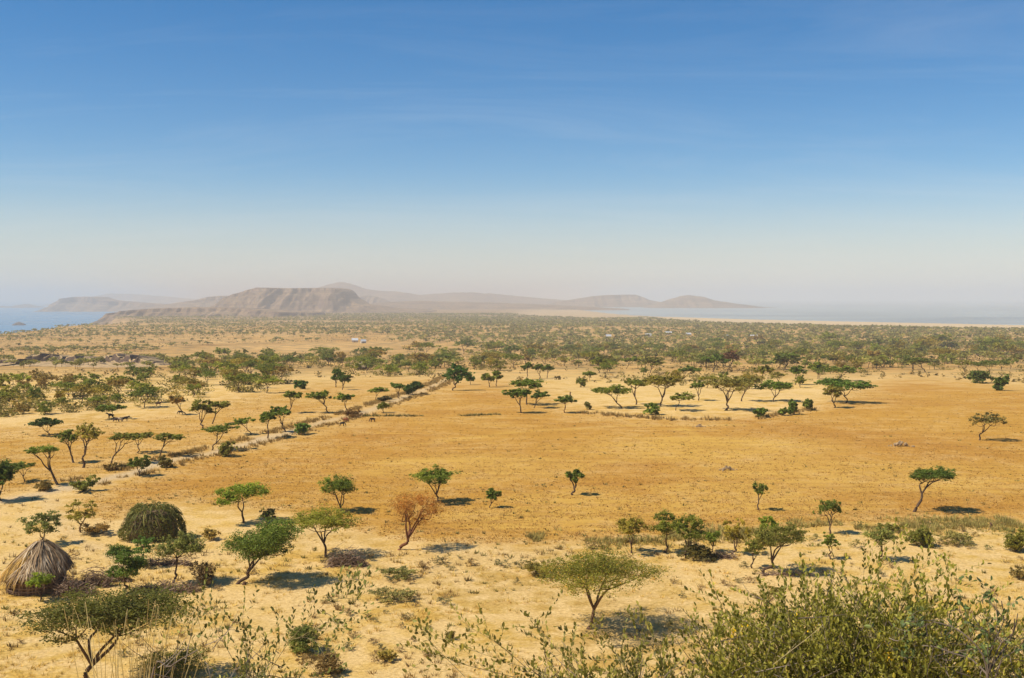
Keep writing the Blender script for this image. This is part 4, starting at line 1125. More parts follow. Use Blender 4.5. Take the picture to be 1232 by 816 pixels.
def haystack():
    X, Y, Z, s = px(184, 648)
    root = tag(empty('haystack', (X, Y, Z)), 'big shaggy dome of olive brown fodder standing behind the compound', 'haystack')
    rng = np.random.RandomState(9)
    rx, ry, h = 36.5 * s, 30 * s, 38 * s
    n, m_ = 36, 12; V = []
    for j in range(m_):
        ph = j / (m_ - 1) * math.pi / 2 * 1.02
        for i in range(n):
            t = i * 2 * math.pi / n; k = 1 + .10 * (vnoise(np.array(math.cos(t) * 2 + 9), np.array(math.sin(t) * 2 + ph * 2)) - .5)
            V.append((math.cos(t) * abs(math.cos(ph)) ** .6 * rx * .80 * k, math.sin(t) * abs(math.cos(ph)) ** .6 * ry * .80 * k, .25 + math.sin(ph) * h * .82))
    i = np.arange(m_ - 1)[:, None] * n; j = np.arange(n)[None, :]
    Q = np.stack([i + j, i + (j + 1) % n, i + n + (j + 1) % n, i + n + j], -1).reshape(-1, 4)
    obj('core', mesh('stack_core', V, [Q], M_MUD), root)
    acc = Acc(); gr = Acc()
    band = rng.rand(40)
    for k in range(380):
        t = rng.uniform(0, 6.283); p0 = rng.uniform(.02, 1.5); ln = rng.uniform(.15, .4)
        ph = np.array([p0, p0 - ln * .5, p0 - ln]); ph = np.clip(ph, -.05, 1.57)
        br = .94 + .13 * rng.rand() + .05 * np.sin(t * 9) * np.cos(p0)
        wig = rng.normal(0, .06)
        tt = t + wig * np.array([0, .5, 1]); lift = np.array([0, .05, .10]) * rng.uniform(.5, 2.2)
        P = np.stack([np.cos(tt) * (np.abs(np.cos(ph)) ** .6 * rx * br + lift), np.sin(tt) * (np.abs(np.cos(ph)) ** .6 * ry * br + lift), .22 + np.sin(ph) * h * br], -1)
        side = np.array([-math.sin(t), math.cos(t), rng.normal(0, .5)])
        b = band[int(t / 6.284 * 40)]
        tn = np.clip(.42 + .4 * (b - .5) + .5 * (rng.rand() - .5), 0, 1)
        strip(gr if rng.rand() < .45 + .4 * (p0 > .9) else acc, P, rng.uniform(.05, .13) * np.array([.6, 1, .3]), side, tn)
    m_ = 9500; t = rng.uniform(0, 6.283, m_); p0 = np.arcsin(rng.uniform(0, 1, m_)); lump = .80 + .34 * fbm(np.cos(t) * 3.2 + 9, np.sin(t) * 3.2 + p0 * 4, 3) + rng.normal(0, .02, m_)
    C = np.stack([np.cos(t) * np.cos(p0) ** .6 * rx * lump, np.sin(t) * np.cos(p0) ** .6 * ry * lump, .2 + np.sin(p0) * h * lump], -1)
    v, q, tn_ = leaves(rng, C, .21, np.clip(.2 + .6 * fbm(t * 6 + 3, p0 * 3, 3) + .5 * (rng.rand(m_) - .5), 0, 1), .1, .5)
    gr.add(v, Q=q, tq=tn_)
    a1 = obj('straw', acc.mesh('stack_straw', M_DRY), root, color=(.125, .088, .032)); a1['kind'] = 'stuff'
    a2 = obj('green_fodder', gr.mesh('stack_green', M_LEAF), root, color=(.080, .080, .016)); a2['kind'] = 'stuff'
haystack()

def brush(name, label, bx, by, w, h, n, seed, depth=.6, cone=False, mat=None, cat='brush pile', length=(.5, 1.5)):
    X, Y, Z, s = px(bx, by)
    rng = np.random.RandomState(seed)
    acc = Acc(); W, H = w * s, h * s
    for k in range(n):
        if cone:
            t = rng.uniform(0, 6.283); r = rng.uniform(.7, 1.05)
            P = np.array([(math.cos(t) * W / 2 * r, math.sin(t) * W / 2 * r, -.05), (math.cos(t) * W / 4, math.sin(t) * W / 4, H * .55), (rng.normal(0, .12), rng.normal(0, .12), H * rng.uniform(.85, 1.1))])
        else:
            u = rng.uniform(-1, 1); c = np.array([u * W / 2, rng.normal(0, .25) * W * depth * .5, abs(rng.normal(0, .38)) * H * (1 - .5 * u * u)])
            d = rng.normal(size=3); d[2] = abs(d[2]) * .6; d /= np.linalg.norm(d)
            l = rng.uniform(*length)
            P = np.array([c - d * l / 2, c + rng.normal(0, .07, 3), c + d * l / 2]); P[:, 2] = np.maximum(P[:, 2], .02)
        tube(acc, P, np.array([.028, .022, .010]) * rng.uniform(.7, 1.3), 3, rng.rand())
    o = tag(obj(name, acc.mesh(name, mat or M_TWIG), loc=(X, Y, Z)), label, cat)
    return o
brush('brush_fence', 'tangled thorn brush fence between the hut and compound', 88, 716, 46, 24, 420, 1, cat='fence')
brush('brush_pile', 'rounded heap of stacked branches at the compound corner', 116, 706, 32, 26, 420, 2)
brush('brush_fence', 'low thorn brush fence along the near side of the compound', 198, 712, 80, 14, 420, 3, .35, cat='fence')
brush('brush_fence', 'thorn brush fence along the far side of the compound', 198, 680, 60, 12, 260, 4, .35, cat='fence')
brush('brush_pile', 'grey-brown heap of dead brushwood beside the yellow-green flat acacia', 417, 681, 44, 24, 420, 5, .7)
brush('brush_pile', 'dark brush heap against the compound behind the round tree', 142, 700, 26, 22, 160, 6)
brush('brush_pile', 'brown brush heap by the dark thicket of the field-edge row', 870, 672, 30, 11, 120, 7)
brush('brush_pile', 'dry branch litter below the sideways-leaning acacia', 945, 692, 60, 8, 140, 8, .5)

def stump(label, x, y, h, r, seed):
    X, Y, Z, s = px(x, y); rng = np.random.RandomState(seed)
    acc = Acc(); H = h * s
    tube(acc, [(0, 0, -.2), (rng.normal(0, .05), 0, H * .5), (rng.normal(0, .1), rng.normal(0, .05), H)], [r * 1.3, r, r * .8], 7, .4)
    tube(acc, [(0, 0, H * .5), (r * 2.5, 0, H * .85)], [r * .5, r * .2], 5, .5)
    o = obj('tree_stump', acc.mesh('stump', M_BARK, True), loc=(X, Y, Z), color=(1.2, 1, .9))
    tag(o, label, 'stump')
stump('short upright stump at the right end of the ploughed field edge', 1192, 636, 7, .11, 1)
stump('tiny dark stump in the field above the compact bushy acacia', 686, 476, 4.5, .16, 2)
stump('cut stump beside the foot of the thick sideways trunk', 293, 704, 4, .16, 3)

def stone_heap(label, x, y, w, h, seed):
    X, Y, Z, s = px(x, y); rng = np.random.RandomState(seed); acc = Acc()
    for k in range(40):
        u = rng.normal(0, .32); v = rng.normal(0, .3); r = w * s * rng.uniform(.05, .11)
        c = np.array([u * w * s, v * w * s * .8, max(.05, h * s * (1 - 3 * (u * u + v * v)) * rng.uniform(.3, .9))])
        th, ph = np.meshgrid(np.arange(6) * math.pi / 3, [-.6, .6])
        V = np.concatenate([np.stack([np.cos(th) * np.cos(ph), np.sin(th) * np.cos(ph), np.sin(ph)], -1).reshape(-1, 3), [[0, 0, -1], [0, 0, 1]]]) * r * rng.uniform(.7, 1.25, (14, 3)) + c
        i = np.arange(6); j = (i + 1) % 6
        acc.add(V, T=np.concatenate([np.stack([j, i, np.full(6, 12)], -1), np.stack([6 + i, 6 + j, np.full(6, 13)], -1)]), Q=np.stack([i, j, 6 + j, 6 + i], -1))
    root = tag(empty('stone_heap', (X, Y, Z)), label, 'stone heap')
    obj('stones', acc.mesh('stones', M_STONE), root)['kind'] = 'stuff'
stone_heap('low grey-brown stone heap in the right part of the field', 1083, 537, 19, 7, 1)
stone_heap('small pale stone heap in the field under the lone sapling patch', 875, 566, 14, 5, 2)
stone_heap('little pale stone heap at the field edge near the olive umbrella', 842, 514, 9, 4, 3)

# ------------------------------------------------------------------ cattle
def cow_mesh(grazing):
    if grazing: neck = [(.62, 0, 1.10, .19), (.86, 0, .78, .14), (1.0, 0, .42, .125), (1.10, 0, .14, .075)]
    else: neck = [(.60, 0, 1.15, .19), (.82, 0, 1.32, .15), (1.02, 0, 1.40, .13), (1.28, 0, 1.24, .075)]
    P = [(-.65, 0, 1.06, .25), (-.2, 0, 1.0, .31), (.35, 0, 1.02, .29)] + neck
    E = [(0, 1), (1, 2), (2, 3), (3, 4), (4, 5), (5, 6)]
    def chain(start, pts):
        last = start
        for q in pts:
            P.append(q); E.append((last, len(P) - 1)); last = len(P) - 1
    for s in (-1, 1):
        chain(2, [(.36, s * .17, .74, .12), (.38, s * .18, .42, .075), (.37, s * .18, .04, .06)])
        chain(0, [(-.60, s * .18, .80, .15), (-.52, s * .19, .58, .10), (-.76, s * .19, .38, .065), (-.70, s * .19, .04, .06)])
        chain(5, [(P[5][0] - .08, s * .2, P[5][2] + .04, .04)])
    chain(0, [(-.93, 0, 1.02, .04), (-.97, 0, .55, .03)])
    chain(2, [(.38, 0, 1.32, .12)])
    me = bpy.data.meshes.new('cow_skeleton')
    me.from_pydata([p[:3] for p in P], E, [])
    o = bpy.data.objects.new('cow_skeleton', me); COL.objects.link(o)
    mod = o.modifiers.new('skin', 'SKIN')
    for v, p in zip(me.skin_vertices[0].data, P): v.radius = (p[3], p[3])
    me.skin_vertices[0].data[0].use_root = True
    o.modifiers.new('smooth', 'SUBSURF').levels = 1
    dg = bpy.context.evaluated_depsgraph_get()
    res = bpy.data.meshes.new_from_object(o.evaluated_get(dg))
    bpy.data.objects.remove(o, do_unlink=True)
    res.name = 'cow_body'
    res.materials.clear(); res.materials.append(M_HIDE)
    res.polygons.foreach_set('use_smooth', np.ones(len(res.polygons), bool))
    head = np.array(P[5][:3])
    ho = []
    for s in (-1, 1):
        acc = Acc(); b = head + np.array([0, s * .07, .09])
        tube(acc, smoothpath([b, b + np.array([-.04, s * .14, .08]), b + np.array([.02, s * .20, .26])], 3), np.linspace(.035, .008, 7), 5)
        ho.append(acc.mesh('cow_horn', M_HORN, True))
    return res, ho
COW_G, COW_S = cow_mesh(True), cow_mesh(False)
def cow(label, x, y, wpx, rz, col, grazing, group):
    X, Y, Z, s = px(x, y)
    body, horns = COW_G if grazing else COW_S
    root = empty('cow', (X, Y, Z), math.radians(rz))
    f = wpx * s / 2.05; root.scale = (f, f, f)
    tag(root, label, 'cow', group)
    obj('body', body, root, color=col)
    for h in horns: obj('horn', h, root)
BLK, RED_C, DBR, TAN = (.018, .012, .010), (.26, .085, .03), (.06, .03, .018), (.34, .25, .16)
g1, g2 = 'cattle grazing by the track', 'cattle resting under the flat acacia'
cow('black cow grazing at the near side of the red one', 412, 513, 8.5, -8, BLK, True, g1)
cow('reddish brown cow grazing beside the track', 416, 508, 8.5, -30, RED_C, True, g1)
cow('dark brown cow grazing alone on the grass line', 448, 508, 8.5, -150, DBR, True, g1)
cow('black cow standing nearest the trunk in the acacia shade', 133, 504, 10, 175, BLK, False, g2)
cow('black cow at the sunny end of the acacia shade', 151, 507, 9, 8, BLK, False, g2)
cow('pale cow in the middle of the resting group', 144, 508, 8, 170, TAN, False, g2)
cow('dark brown cow in front of the resting group', 139, 508.5, 8, 20, DBR, True, g2)
cow('dark cow standing under the rusty leaning acacia', 217, 499, 7.5, 185, BLK, True, None)
cow('reddish brown cow at the edge of the thicket behind the herd', 191, 489, 8, 5, (.16, .06, .028), False, None)

# ------------------------------------------------------------------ distant huts and tin-roofed houses
def far_hut(label, x, y, w, h):
    X, Y, Z, s = px(x, y); rng = np.random.RandomState(4)
    root = tag(empty('thatched_hut', (X, Y, Z)), label, 'hut')
    R, H = w * s / 2, h * s; n = 28; a = np.arange(n) * 2 * math.pi / n
    V = np.concatenate([np.stack([np.cos(a) * R * .75, np.sin(a) * R * .75, np.full(n, z)], -1) for z in (-.3, H * .42)])
    Q = np.stack([np.arange(n), (np.arange(n) + 1) % n, n + (np.arange(n) + 1) % n, n + np.arange(n)], -1)
    obj('wall', mesh('far_hut_wall', V, [Q], M_MUD), root)
    acc = Acc()
    for k in range(500):
        t = rng.uniform(0, 6.283); l0 = rng.uniform(0, .6); ls = np.linspace(l0, min(1.06, l0 + .5), 3)
        P = np.stack([np.cos(t) * R * ls, np.sin(t) * R * ls, H - (H - H * .3) * ls + .04 * rng.rand()], -1)
        strip(acc, P, np.array([.2, .4, .3]), np.array([-math.sin(t), math.cos(t), 0]), .55 + .4 * rng.rand())
    obj('roof', acc.mesh('far_hut_roof', M_THATCH), root)
far_hut('distant pale conical thatched hut among the acacias left of centre', 435, 445, 14, 12)

def house(label, x, y, wpx, hpx, rz):
    X, Y, Z, s = px(x, y)
    root = tag(empty('house', (X, Y, Z), rz), label, 'house', 'tin-roofed houses in the far wood')
    w, d, h = wpx * s / 2, wpx * s * .32, hpx * s * .55; r = hpx * s
    V = [(-w, -d, -1), (w, -d, -1), (w, d, -1), (-w, d, -1), (-w, -d, h), (w, -d, h), (w, d, h), (-w, d, h), (-w, 0, r * .97), (w, 0, r * .97)]
    obj('wall', mesh('house_wall', V, [[(4, 8, 7), (5, 6, 9)], [(0, 1, 5, 4), (1, 2, 6, 5), (2, 3, 7, 6), (3, 0, 4, 7)]], M_WHITE), root)
    e = .45
    def slab(sg):
        b = [(-w - e, sg * (d + e), h - .3), (w + e, sg * (d + e), h - .3), (w + e, 0, r + .1), (-w - e, 0, r + .1)]
        V = b + [(p[0], p[1], p[2] - .12) for p in b]
        return V, [(0, 1, 2, 3), (7, 6, 5, 4), (0, 4, 5, 1), (1, 5, 6, 2), (2, 6, 7, 3), (3, 7, 4, 0)]
    acc = Acc()
    for sg in (-1, 1):
        V, Q = slab(sg); acc.add(V, Q=Q)
    obj('roof', acc.mesh('house_roof', M_TIN), root)
    V = [(-.5, -d - .04, -.5), (.5, -d - .04, -.5), (.5, -d - .04, min(2.1, h * .8)), (-.5, -d - .04, min(2.1, h * .8))]
    obj('door', mesh('house_door', V, [[(0, 1, 2, 3)]], M_MUD), root)
house('white tin-roofed house alone on the tan plain, upper left of centre', 427, 412, 7, 5, .1)
house('low grey house beside the lone white tin-roofed one', 437, 413, 6, 4.5, .5)
house('small tin-roofed house, first in the far wood from the centre', 732, 407, 6, 4.5, .2)
house('bright tin-roofed house, second in the far wood from the centre', 780, 406, 7, 4.5, -.2)
house('wide tin-roofed house farthest back in the far wood', 804, 403, 8, 4, .1)
house('dull tin-roofed house next to the farthest wide one', 828, 404, 6, 3.5, .3)
house('tiny white house alone right of the middle in the far wood', 875, 407, 5, 4, 0)
house('pale roofed house, last in the far wood towards the right', 907, 408, 8, 5, -.1)

# ------------------------------------------------------------------ grass, weeds and small scrub on the ground
def tufts(name, label, X, Y, hh, col, seed, blades=12, spread=.6, width=.03, tmean=.5):
    rng = np.random.RandomState(seed); n = len(X); Z = ground(X, Y)
    a = rng.uniform(0, 6.283, (n, blades)); r0 = rng.uniform(0, .5, (n, blades)) * spread; lean = rng.uniform(.1, .9, (n, blades)) * spread
    h = hh[:, None] * rng.uniform(.5, 1.15, (n, blades))
    sc = (hh / hh.mean())[:, None]
    bx = X[:, None] + np.cos(a) * r0 * sc; by = Y[:, None] + np.sin(a) * r0 * sc
    tx = bx + np.cos(a) * lean * sc * .8; ty = by + np.sin(a) * lean * sc * .8
    wv = width * rng.uniform(.6, 1.5, (n, blades)) * sc; pa = a + math.pi / 2 + rng.normal(0, .5, (n, blades))
    zb = np.broadcast_to(Z[:, None] - .03, bx.shape)
    V = np.stack([np.stack([bx - np.cos(pa) * wv, by - np.sin(pa) * wv, zb], -1), np.stack([bx + np.cos(pa) * wv, by + np.sin(pa) * wv, zb], -1), np.stack([tx, ty, Z[:, None] + h], -1)], 2).reshape(-1, 3)
    Tt = np.arange(len(V)).reshape(-1, 3)
    t = np.clip(np.clip(rng.normal(tmean, .18, (n, 1)), 0, 1) + .3 * (rng.rand(n, blades) - .5), 0, 1).ravel()
    o = obj(name, mesh(name, V, [Tt], M_DRY, t), color=col)
    return tag(o, label, 'grass', kind='stuff')

def near_scatter(n, seed, ymin=560, ymax=870, clump=.46, infield=False):
    rng = np.random.RandomState(seed)
    x = rng.uniform(-60, 1292, n); y = rng.uniform(ymin, ymax, n)
    Y = 25. * FPX / (y - HY); X = (x - CX) / FPX * Y
    k = fbm(X / 7. + seed, Y / 7., 3) > clump
    f = inpoly(X, Y, FIELD_MID) | inpoly(X, Y, FIELD_WEST)
    k &= f if infield else ~f
    k &= dist_polyline(X, Y, TRACK) > 2.0
    return X[k], Y[k], rng
X, Y, r = near_scatter(9000, 11, clump=.50)
tufts('grass', 'short dry yellow grass tufts on the sandy ground', X, Y, r.uniform(.12, .34, len(X)), (.60, .41, .10), 1, 11, .42, .022)
X, Y, r = near_scatter(2600, 12, clump=.57)
tufts('grass', 'brown withered grass tufts scattered over the sand', X, Y, r.uniform(.18, .5, len(X)), (.25, .16, .055), 2, 14, .5, .028)
X, Y, r = near_scatter(1500, 13, clump=.55)
tufts('weeds', 'small green weeds scattered over the sand', X, Y, r.uniform(.15, .42, len(X)), (.20, .175, .04), 3, 14, .4, .04)
X, Y, r = near_scatter(1300, 14, 500, 660, .55, True)
tufts('weeds', 'tiny green and yellow weeds dotted over the ploughed field', X, Y, r.uniform(.12, .32, len(X)), (.20, .17, .045), 4, 10, .4, .05)
X, Y, r = near_scatter(62000, 15, 462, 665, .28, True)
tufts('stubble', 'dry stubble and clods covering the ploughed field', X, Y, r.uniform(.06, .17, len(X)), (.42, .235, .055), 5, 3, .5, .06)
# banks along the track and the grass line across the field
def along(P, n, off, seed, jitter=.8, thr=.40):
    rng = np.random.RandomState(seed); P = np.array(P); seg = np.hypot(*np.diff(P, axis=0).T); cum = np.concatenate([[0], np.cumsum(seg)])
    d = rng.uniform(0, cum[-1], n)
    x = np.interp(d, cum, P[:, 0]); y = np.interp(d, cum, P[:, 1]); i = np.clip(np.searchsorted(cum, d) - 1, 0, len(seg) - 1)
    nx = -np.diff(P[:, 1])[i] / seg[i]; ny = np.diff(P[:, 0])[i] / seg[i]
    o = off(rng, n) + rng.normal(0, jitter, n)
    x, y = x + nx * o, y + ny * o
    k = fbm(x / 6., y / 6., 2) > thr
    return x[k], y[k], rng
X, Y, r = along(TRACK[1:-1], 3400, lambda g, n: np.where(g.rand(n) < .65, 3.1, -2.7), 21, .8)
tufts('grass', 'dry brown and straw grass banks along both sides of the track', X, Y, r.uniform(.2, .75, len(X)), (.33, .21, .06), 6, 12, .6, .045)
LINE = pxpoly([(436, 501), (470, 501), (520, 501), (560, 500.5), (600, 499)])
X, Y, r = along(LINE, 190, lambda g, n: g.normal(0, .2, n), 22, .5, .3)
tufts('grass', 'thin green grass line crossing the field beyond the grazing cows', X, Y, r.uniform(.15, .6, len(X)), (.17, .15, .04), 7, 10, .6, .06)
EDGE = pxpoly([(700, 497), (800, 505), (870, 505), (905, 504), (975, 493)])
X, Y, r = along(EDGE, 420, lambda g, n: g.normal(0, .3, n), 23, .9)
tufts('grass', 'straw-coloured grass strip at the edge of the ploughed field by the clump', X, Y, r.uniform(.3, .9, len(X)), (.36, .24, .08), 8, 10, .6, .07)
EDGE2 = pxpoly([(640, 655), (740, 652), (840, 645), (900, 644), (1000, 638), (1100, 634), (1232, 632)])
X, Y, r = along(EDGE2, 2400, lambda g, n: g.normal(.8, 1.8, n), 24, 1.4)
tufts('grass', 'yellow-green grass verge along the lower field edge', X, Y, r.uniform(.2, .6, len(X)), (.32, .26, .07), 9, 12, .5, .03)

SHR = []
for k in range(5):
    rng = np.random.RandomState(400 + k)
    w_, c_ = gen_tree(rng, 1.0, 1.7, (0, 0), 0., 420, .11, 'bush', rt=.018, npad=7)
    SHR.append((w_.mesh('small_shrub_wood', M_TWIG), c_.mesh('small_shrub_leaves', M_LEAF)))
def small_shrubs(n, box, h, label, group, seed, cols, names=('brown', 'olive', 'tan', 'greyish')):
    rng = np.random.RandomState(seed); k = 0
    while k < n:
        x = rng.uniform(box[0], box[2]); y = rng.uniform(box[1], box[3])
        X, Y, Z, s = px(x, y)
        if inpoly(np.array([X]), np.array([Y]), FIELD_MID)[0] or 500 < x < 660 and y > 690 and rng.rand() < .8: continue
        root = empty('shrub', (X, Y, Z), rng.uniform(0, 6.28)); f = rng.uniform(*h) * s
        root.scale = (f * rng.uniform(.8, 1.3), f * rng.uniform(.8, 1.3), f)
        ci = rng.randint(len(cols)); ff = (f / s - h[0]) / (h[1] - h[0])
        tag(root, ('small ' if ff < .33 else 'big ' if ff > .66 else '') + names[ci] + ' ' + label, 'shrub', group)
        w_, c_ = SHR[rng.randint(5)]
        obj('stems', w_, root); obj('foliage', c_, root, color=cols[ci])
        k += 1
DRYC = [(.16, .105, .04), (.13, .11, .04), (.19, .13, .05), (.11, .10, .04)]
small_shrubs(46, (380, 668, 660, 812), (6, 13), 'knee-high shrub scattered on the sand left of the flowering acacia', 'dry shrubs on the sandy foreground', 1, DRYC)
small_shrubs(20, (800, 668, 1240, 720), (5, 12), 'knee-high shrub scattered on the sandy clearing at the right', 'dry shrubs on the right clearing', 2, DRYC)
small_shrubs(30, (0, 640, 380, 800), (5, 12), 'knee-high shrub scattered around the thatched compound', 'dry shrubs around the compound', 3, DRYC)
small_shrubs(24, (690, 628, 1232, 662), (8, 15), 'low shrub along the lower edge of the ploughed field', 'shrubs along the lower field edge', 4, [(.15, .13, .035), (.11, .115, .03), (.19, .14, .045)], ('olive', 'green', 'tan'))

# ------------------------------------------------------------------ foreground bushes with single leaves
def oval_leaves(rng, B, D, length, tint, ratio=.5):
    """leaf ovals from base B along D, folded on the midrib"""
    n = len(B)
    D = D / (np.linalg.norm(D, axis=1, keepdims=True) + 1e-9)
    s = np.cross(D, rng.normal(size=(n, 3))); s /= np.linalg.norm(s, axis=1, keepdims=True) + 1e-9
    up = np.cross(s, D)
    L_ = (length * rng.uniform(.65, 1.25, n))[:, None]; w = L_ * ratio * .5
    f = up * w * .35
    V = np.stack([B, B + D * L_ * .3 + s * w + f, B + D * L_ * .72 + s * w * .85 + f, B + D * L_, B + D * L_ * .72 - s * w * .85 + f, B + D * L_ * .3 - s * w + f], 1).reshape(-1, 3)
    b = np.arange(n)[:, None] * 6
    Q = np.concatenate([b + np.array([[0, 1, 2, 3]]), b + np.array([[0, 3, 4, 5]])])
    return V, Q, np.concatenate([tint, tint])

def grow(rng, stems, wood, twigs=9, tl=(.10, .28), gap=.024, leaf=.036, start=.5, sw=.006, leafy=1., droop=.2, sides=3):
    """twigs and leaves on stem paths; returns leaf arrays"""
    B, D, tn = [], [], []
    for P in stems:
        P = np.asarray(P); m = len(P)
        tube(wood, P, np.linspace(sw, sw * .3, m), sides, rng.rand())
        for k in range(twigs):
            t = start + (1 - start) * (k + rng.rand()) / twigs
            f = t * (m - 1); i = min(int(f), m - 2); p = P[i] + (P[i + 1] - P[i]) * (f - i)
            tan = P[i + 1] - P[i]; tan /= np.linalg.norm(tan) + 1e-9
            d = tan * .55 + rng.normal(0, .55, 3); d[2] += .25; d /= np.linalg.norm(d)
            l = rng.uniform(*tl)
            e = p + d * l; e[2] -= droop * l * rng.rand()
            mid = (p + e) / 2 + rng.normal(0, .015, 3)
            tp = np.array([p, mid, e])
            tube(wood, tp, np.linspace(sw * .45, sw * .2, len(tp)), 3, rng.rand())
            n = max(2, int(l / gap * leafy)); q = (np.arange(n) + rng.rand(n) * .6) / n
            q = .12 + .88 * q
            pos = (1 - q)[:, None] ** 2 * p + (2 * q * (1 - q))[:, None] * mid + (q ** 2)[:, None] * e
            sd = np.cross(d, rng.normal(size=3)); sd /= np.linalg.norm(sd) + 1e-9
            sgn = np.where(np.arange(n) % 2, 1, -1)[:, None]
            B.append(pos); D.append(d * .55 + sd * sgn * .6 + np.array([0, 0, .55]) + rng.normal(0, .25, (n, 3)))
            tn.append(np.full(n, .45 + .4 * (rng.rand() - .5)) + .5 * (rng.rand(n) - .5))
    return np.concatenate(B), np.concatenate(D), np.clip(np.concatenate(tn), 0, 1)

def fpt(x, y, Y):
    """a point seen at photo pixel (x, y) at depth Y metres"""
    return np.array([(x - CX) / FPX * Y, Y, CAMZ - (y - HY) / FPX * Y])

def fore_bush(label, base, tips, seed, col, extra=None, twigs=9, leaf=.036, leafy=1., sw=.007, start=.5, stem_mat=None, grey=0, flowers=0, tl=(.10, .28), gap=.024):
    rng = np.random.RandomState(seed)
    bx, by = base; bz = gz(bx, by)
    root = tag(empty('bush', (bx, by, bz)), label, 'bush')
    o = np.array([bx, by, bz])
    wood = Acc(); stems = []
    for tip in tips:
        b = np.array([rng.normal(0, .10), rng.normal(0, .10), -.08]); t = tip - o
        mid = b * .35 + t * .65; mid[:2] = b[:2] * .6 + t[:2] * .4; mid[2] = t[2] * .72 + b[2] * .28
        stems.append(smoothpath([b, (b + mid) / 2 + rng.normal(0, .04, 3), mid + rng.normal(0, .05, 3), t], 3))
    B, D, tn = grow(rng, stems, wood, twigs, tl, gap, leaf, start, sw, leafy)
    if extra:
        ex = [smoothpath([p - o for p in pts], 4) for pts in extra]
        B2, D2, t2 = grow(rng, ex, wood, 12, (.10, .26), .026, leaf, .2, sw * .75, 1.)
        B = np.vstack([B, B2]); D = np.vstack([D, D2]); tn = np.concatenate([tn, t2])
    obj('stems', wood.mesh('bush_stems', stem_mat or M_STEM), root)
    V, Q, t = oval_leaves(rng, B, D, leaf, tn)
    lf = obj('leaves', mesh('bush_leaves', V, [Q], M_BROAD, t), root, color=col); lf['kind'] = 'stuff'
    if grey:
        acc = Acc()
        for k in range(grey):
            tip = tips[rng.randint(len(tips))] - o
            p = tip * rng.uniform(.86, 1.03)
            d = rng.normal(size=3); d[2] = abs(d[2]); d /= np.linalg.norm(d); l = rng.uniform(.12, .35)
            tube(acc, smoothpath([p - d * l / 2, p + rng.normal(0, .02, 3), p + d * l / 2], 2), np.linspace(.0035, .0012, 5), 3, rng.rand())
        g = obj('dead_twigs', acc.mesh('bush_dead', M_GREYTWIG), root); g['kind'] = 'stuff'
    if flowers:
        Bf = []
        for k in range(flowers):
            c = B[rng.randint(len(B))]
            Bf.append(c + rng.normal(0, .035, (16, 3)) + np.array([0, 0, .015]))
        Bf = np.concatenate(Bf)
        V, Q, t = oval_leaves(rng, Bf, rng.normal(size=Bf.shape) + np.array([0, 0, .5]), .026, rng.rand(len(Bf)), .6)
        g = obj('flowers', mesh('bush_flowers', V, [Q], M_BROAD, t), root, color=(.62, .42, .015)); g['kind'] = 'stuff'
    return root

def dome(rng, n, c, r, top, low=.25):
    """stem ends on an uneven dome: centre (x, y), radii, top height, lowest share"""
    out = []
    for k in range(n):
        a = rng.uniform(0, 6.283); q = math.sqrt(rng.uniform(0, 1))
        h = (1 - q ** 2.2 * (1 - low)) * (1 + rng.normal(0, .05))
        z0 = gz(c[0], c[1])
        sc = rng.uniform(.87, 1.0)
        out.append(np.array([c[0] + math.cos(a) * q * r[0], c[1] + math.sin(a) * q * r[1], z0 + (top - z0) * h * sc]))
    return out

rng = np.random.RandomState(31)
tipsA = dome(rng, 470, (2.1, 6.7), (1.25, 1.1), 23.26, .76)
extraA = [[fpt(930, 800, 6.2), fpt(1000, 742, 6.3), fpt(1052, 668, 6.4)], [fpt(1010, 760, 6.6), fpt(1050, 700, 6.6), fpt(1085, 655, 6.6)],
          [fpt(1040, 760, 6.5), fpt(1090, 705, 6.5), fpt(1120, 668, 6.5)], [fpt(960, 780, 6.4), fpt(985, 720, 6.4), fpt(958, 686, 6.5)],
          [fpt(900, 790, 6.2), fpt(880, 745, 6.2), fpt(862, 718, 6.2)], [fpt(1080, 770, 6.7), fpt(1130, 720, 6.7), fpt(1160, 690, 6.8)]]
fore_bush('large dense yellow-green leafy bush filling the bottom right corner', (1.98, 6.5), tipsA, 32, (.255, .235, .032), extraA, 14, .029, 1.25, sw=.0030, grey=420, flowers=34, gap=.021)
rng = np.random.RandomState(33)
tipsC = dome(rng, 220, (.62, 6.2), (1.12, .8), 23.0, .76)
extraC = [[fpt(640, 810, 5.9), fpt(600, 775, 5.9), fpt(560, 752, 5.9)], [fpt(660, 812, 5.8), fpt(590, 790, 5.8), fpt(505, 760, 5.9)], [fpt(620, 815, 6), fpt(560, 800, 6), fpt(515, 785, 6)],
          [fpt(700, 815, 6), fpt(660, 770, 6.1), fpt(640, 745, 6.2)], [fpt(800, 812, 6), fpt(790, 775, 6), fpt(770, 745, 6)], [fpt(760, 815, 6), fpt(735, 780, 6), fpt(700, 765, 6)],
          [fpt(560, 815, 5.6), fpt(535, 790, 5.6), fpt(515, 770, 5.6)]]
fore_bush('low leafy bush of upright oval leaves along the bottom centre', (.80, 6.2), tipsC, 34, (.24, .215, .038), extraC, 12, .028, 1.3, sw=.0030, grey=160, gap=.021)
rng = np.random.RandomState(35)
tipsD = dome(rng, 80, (-1.52, 6.7), (.48, .5), 22.90, .75)
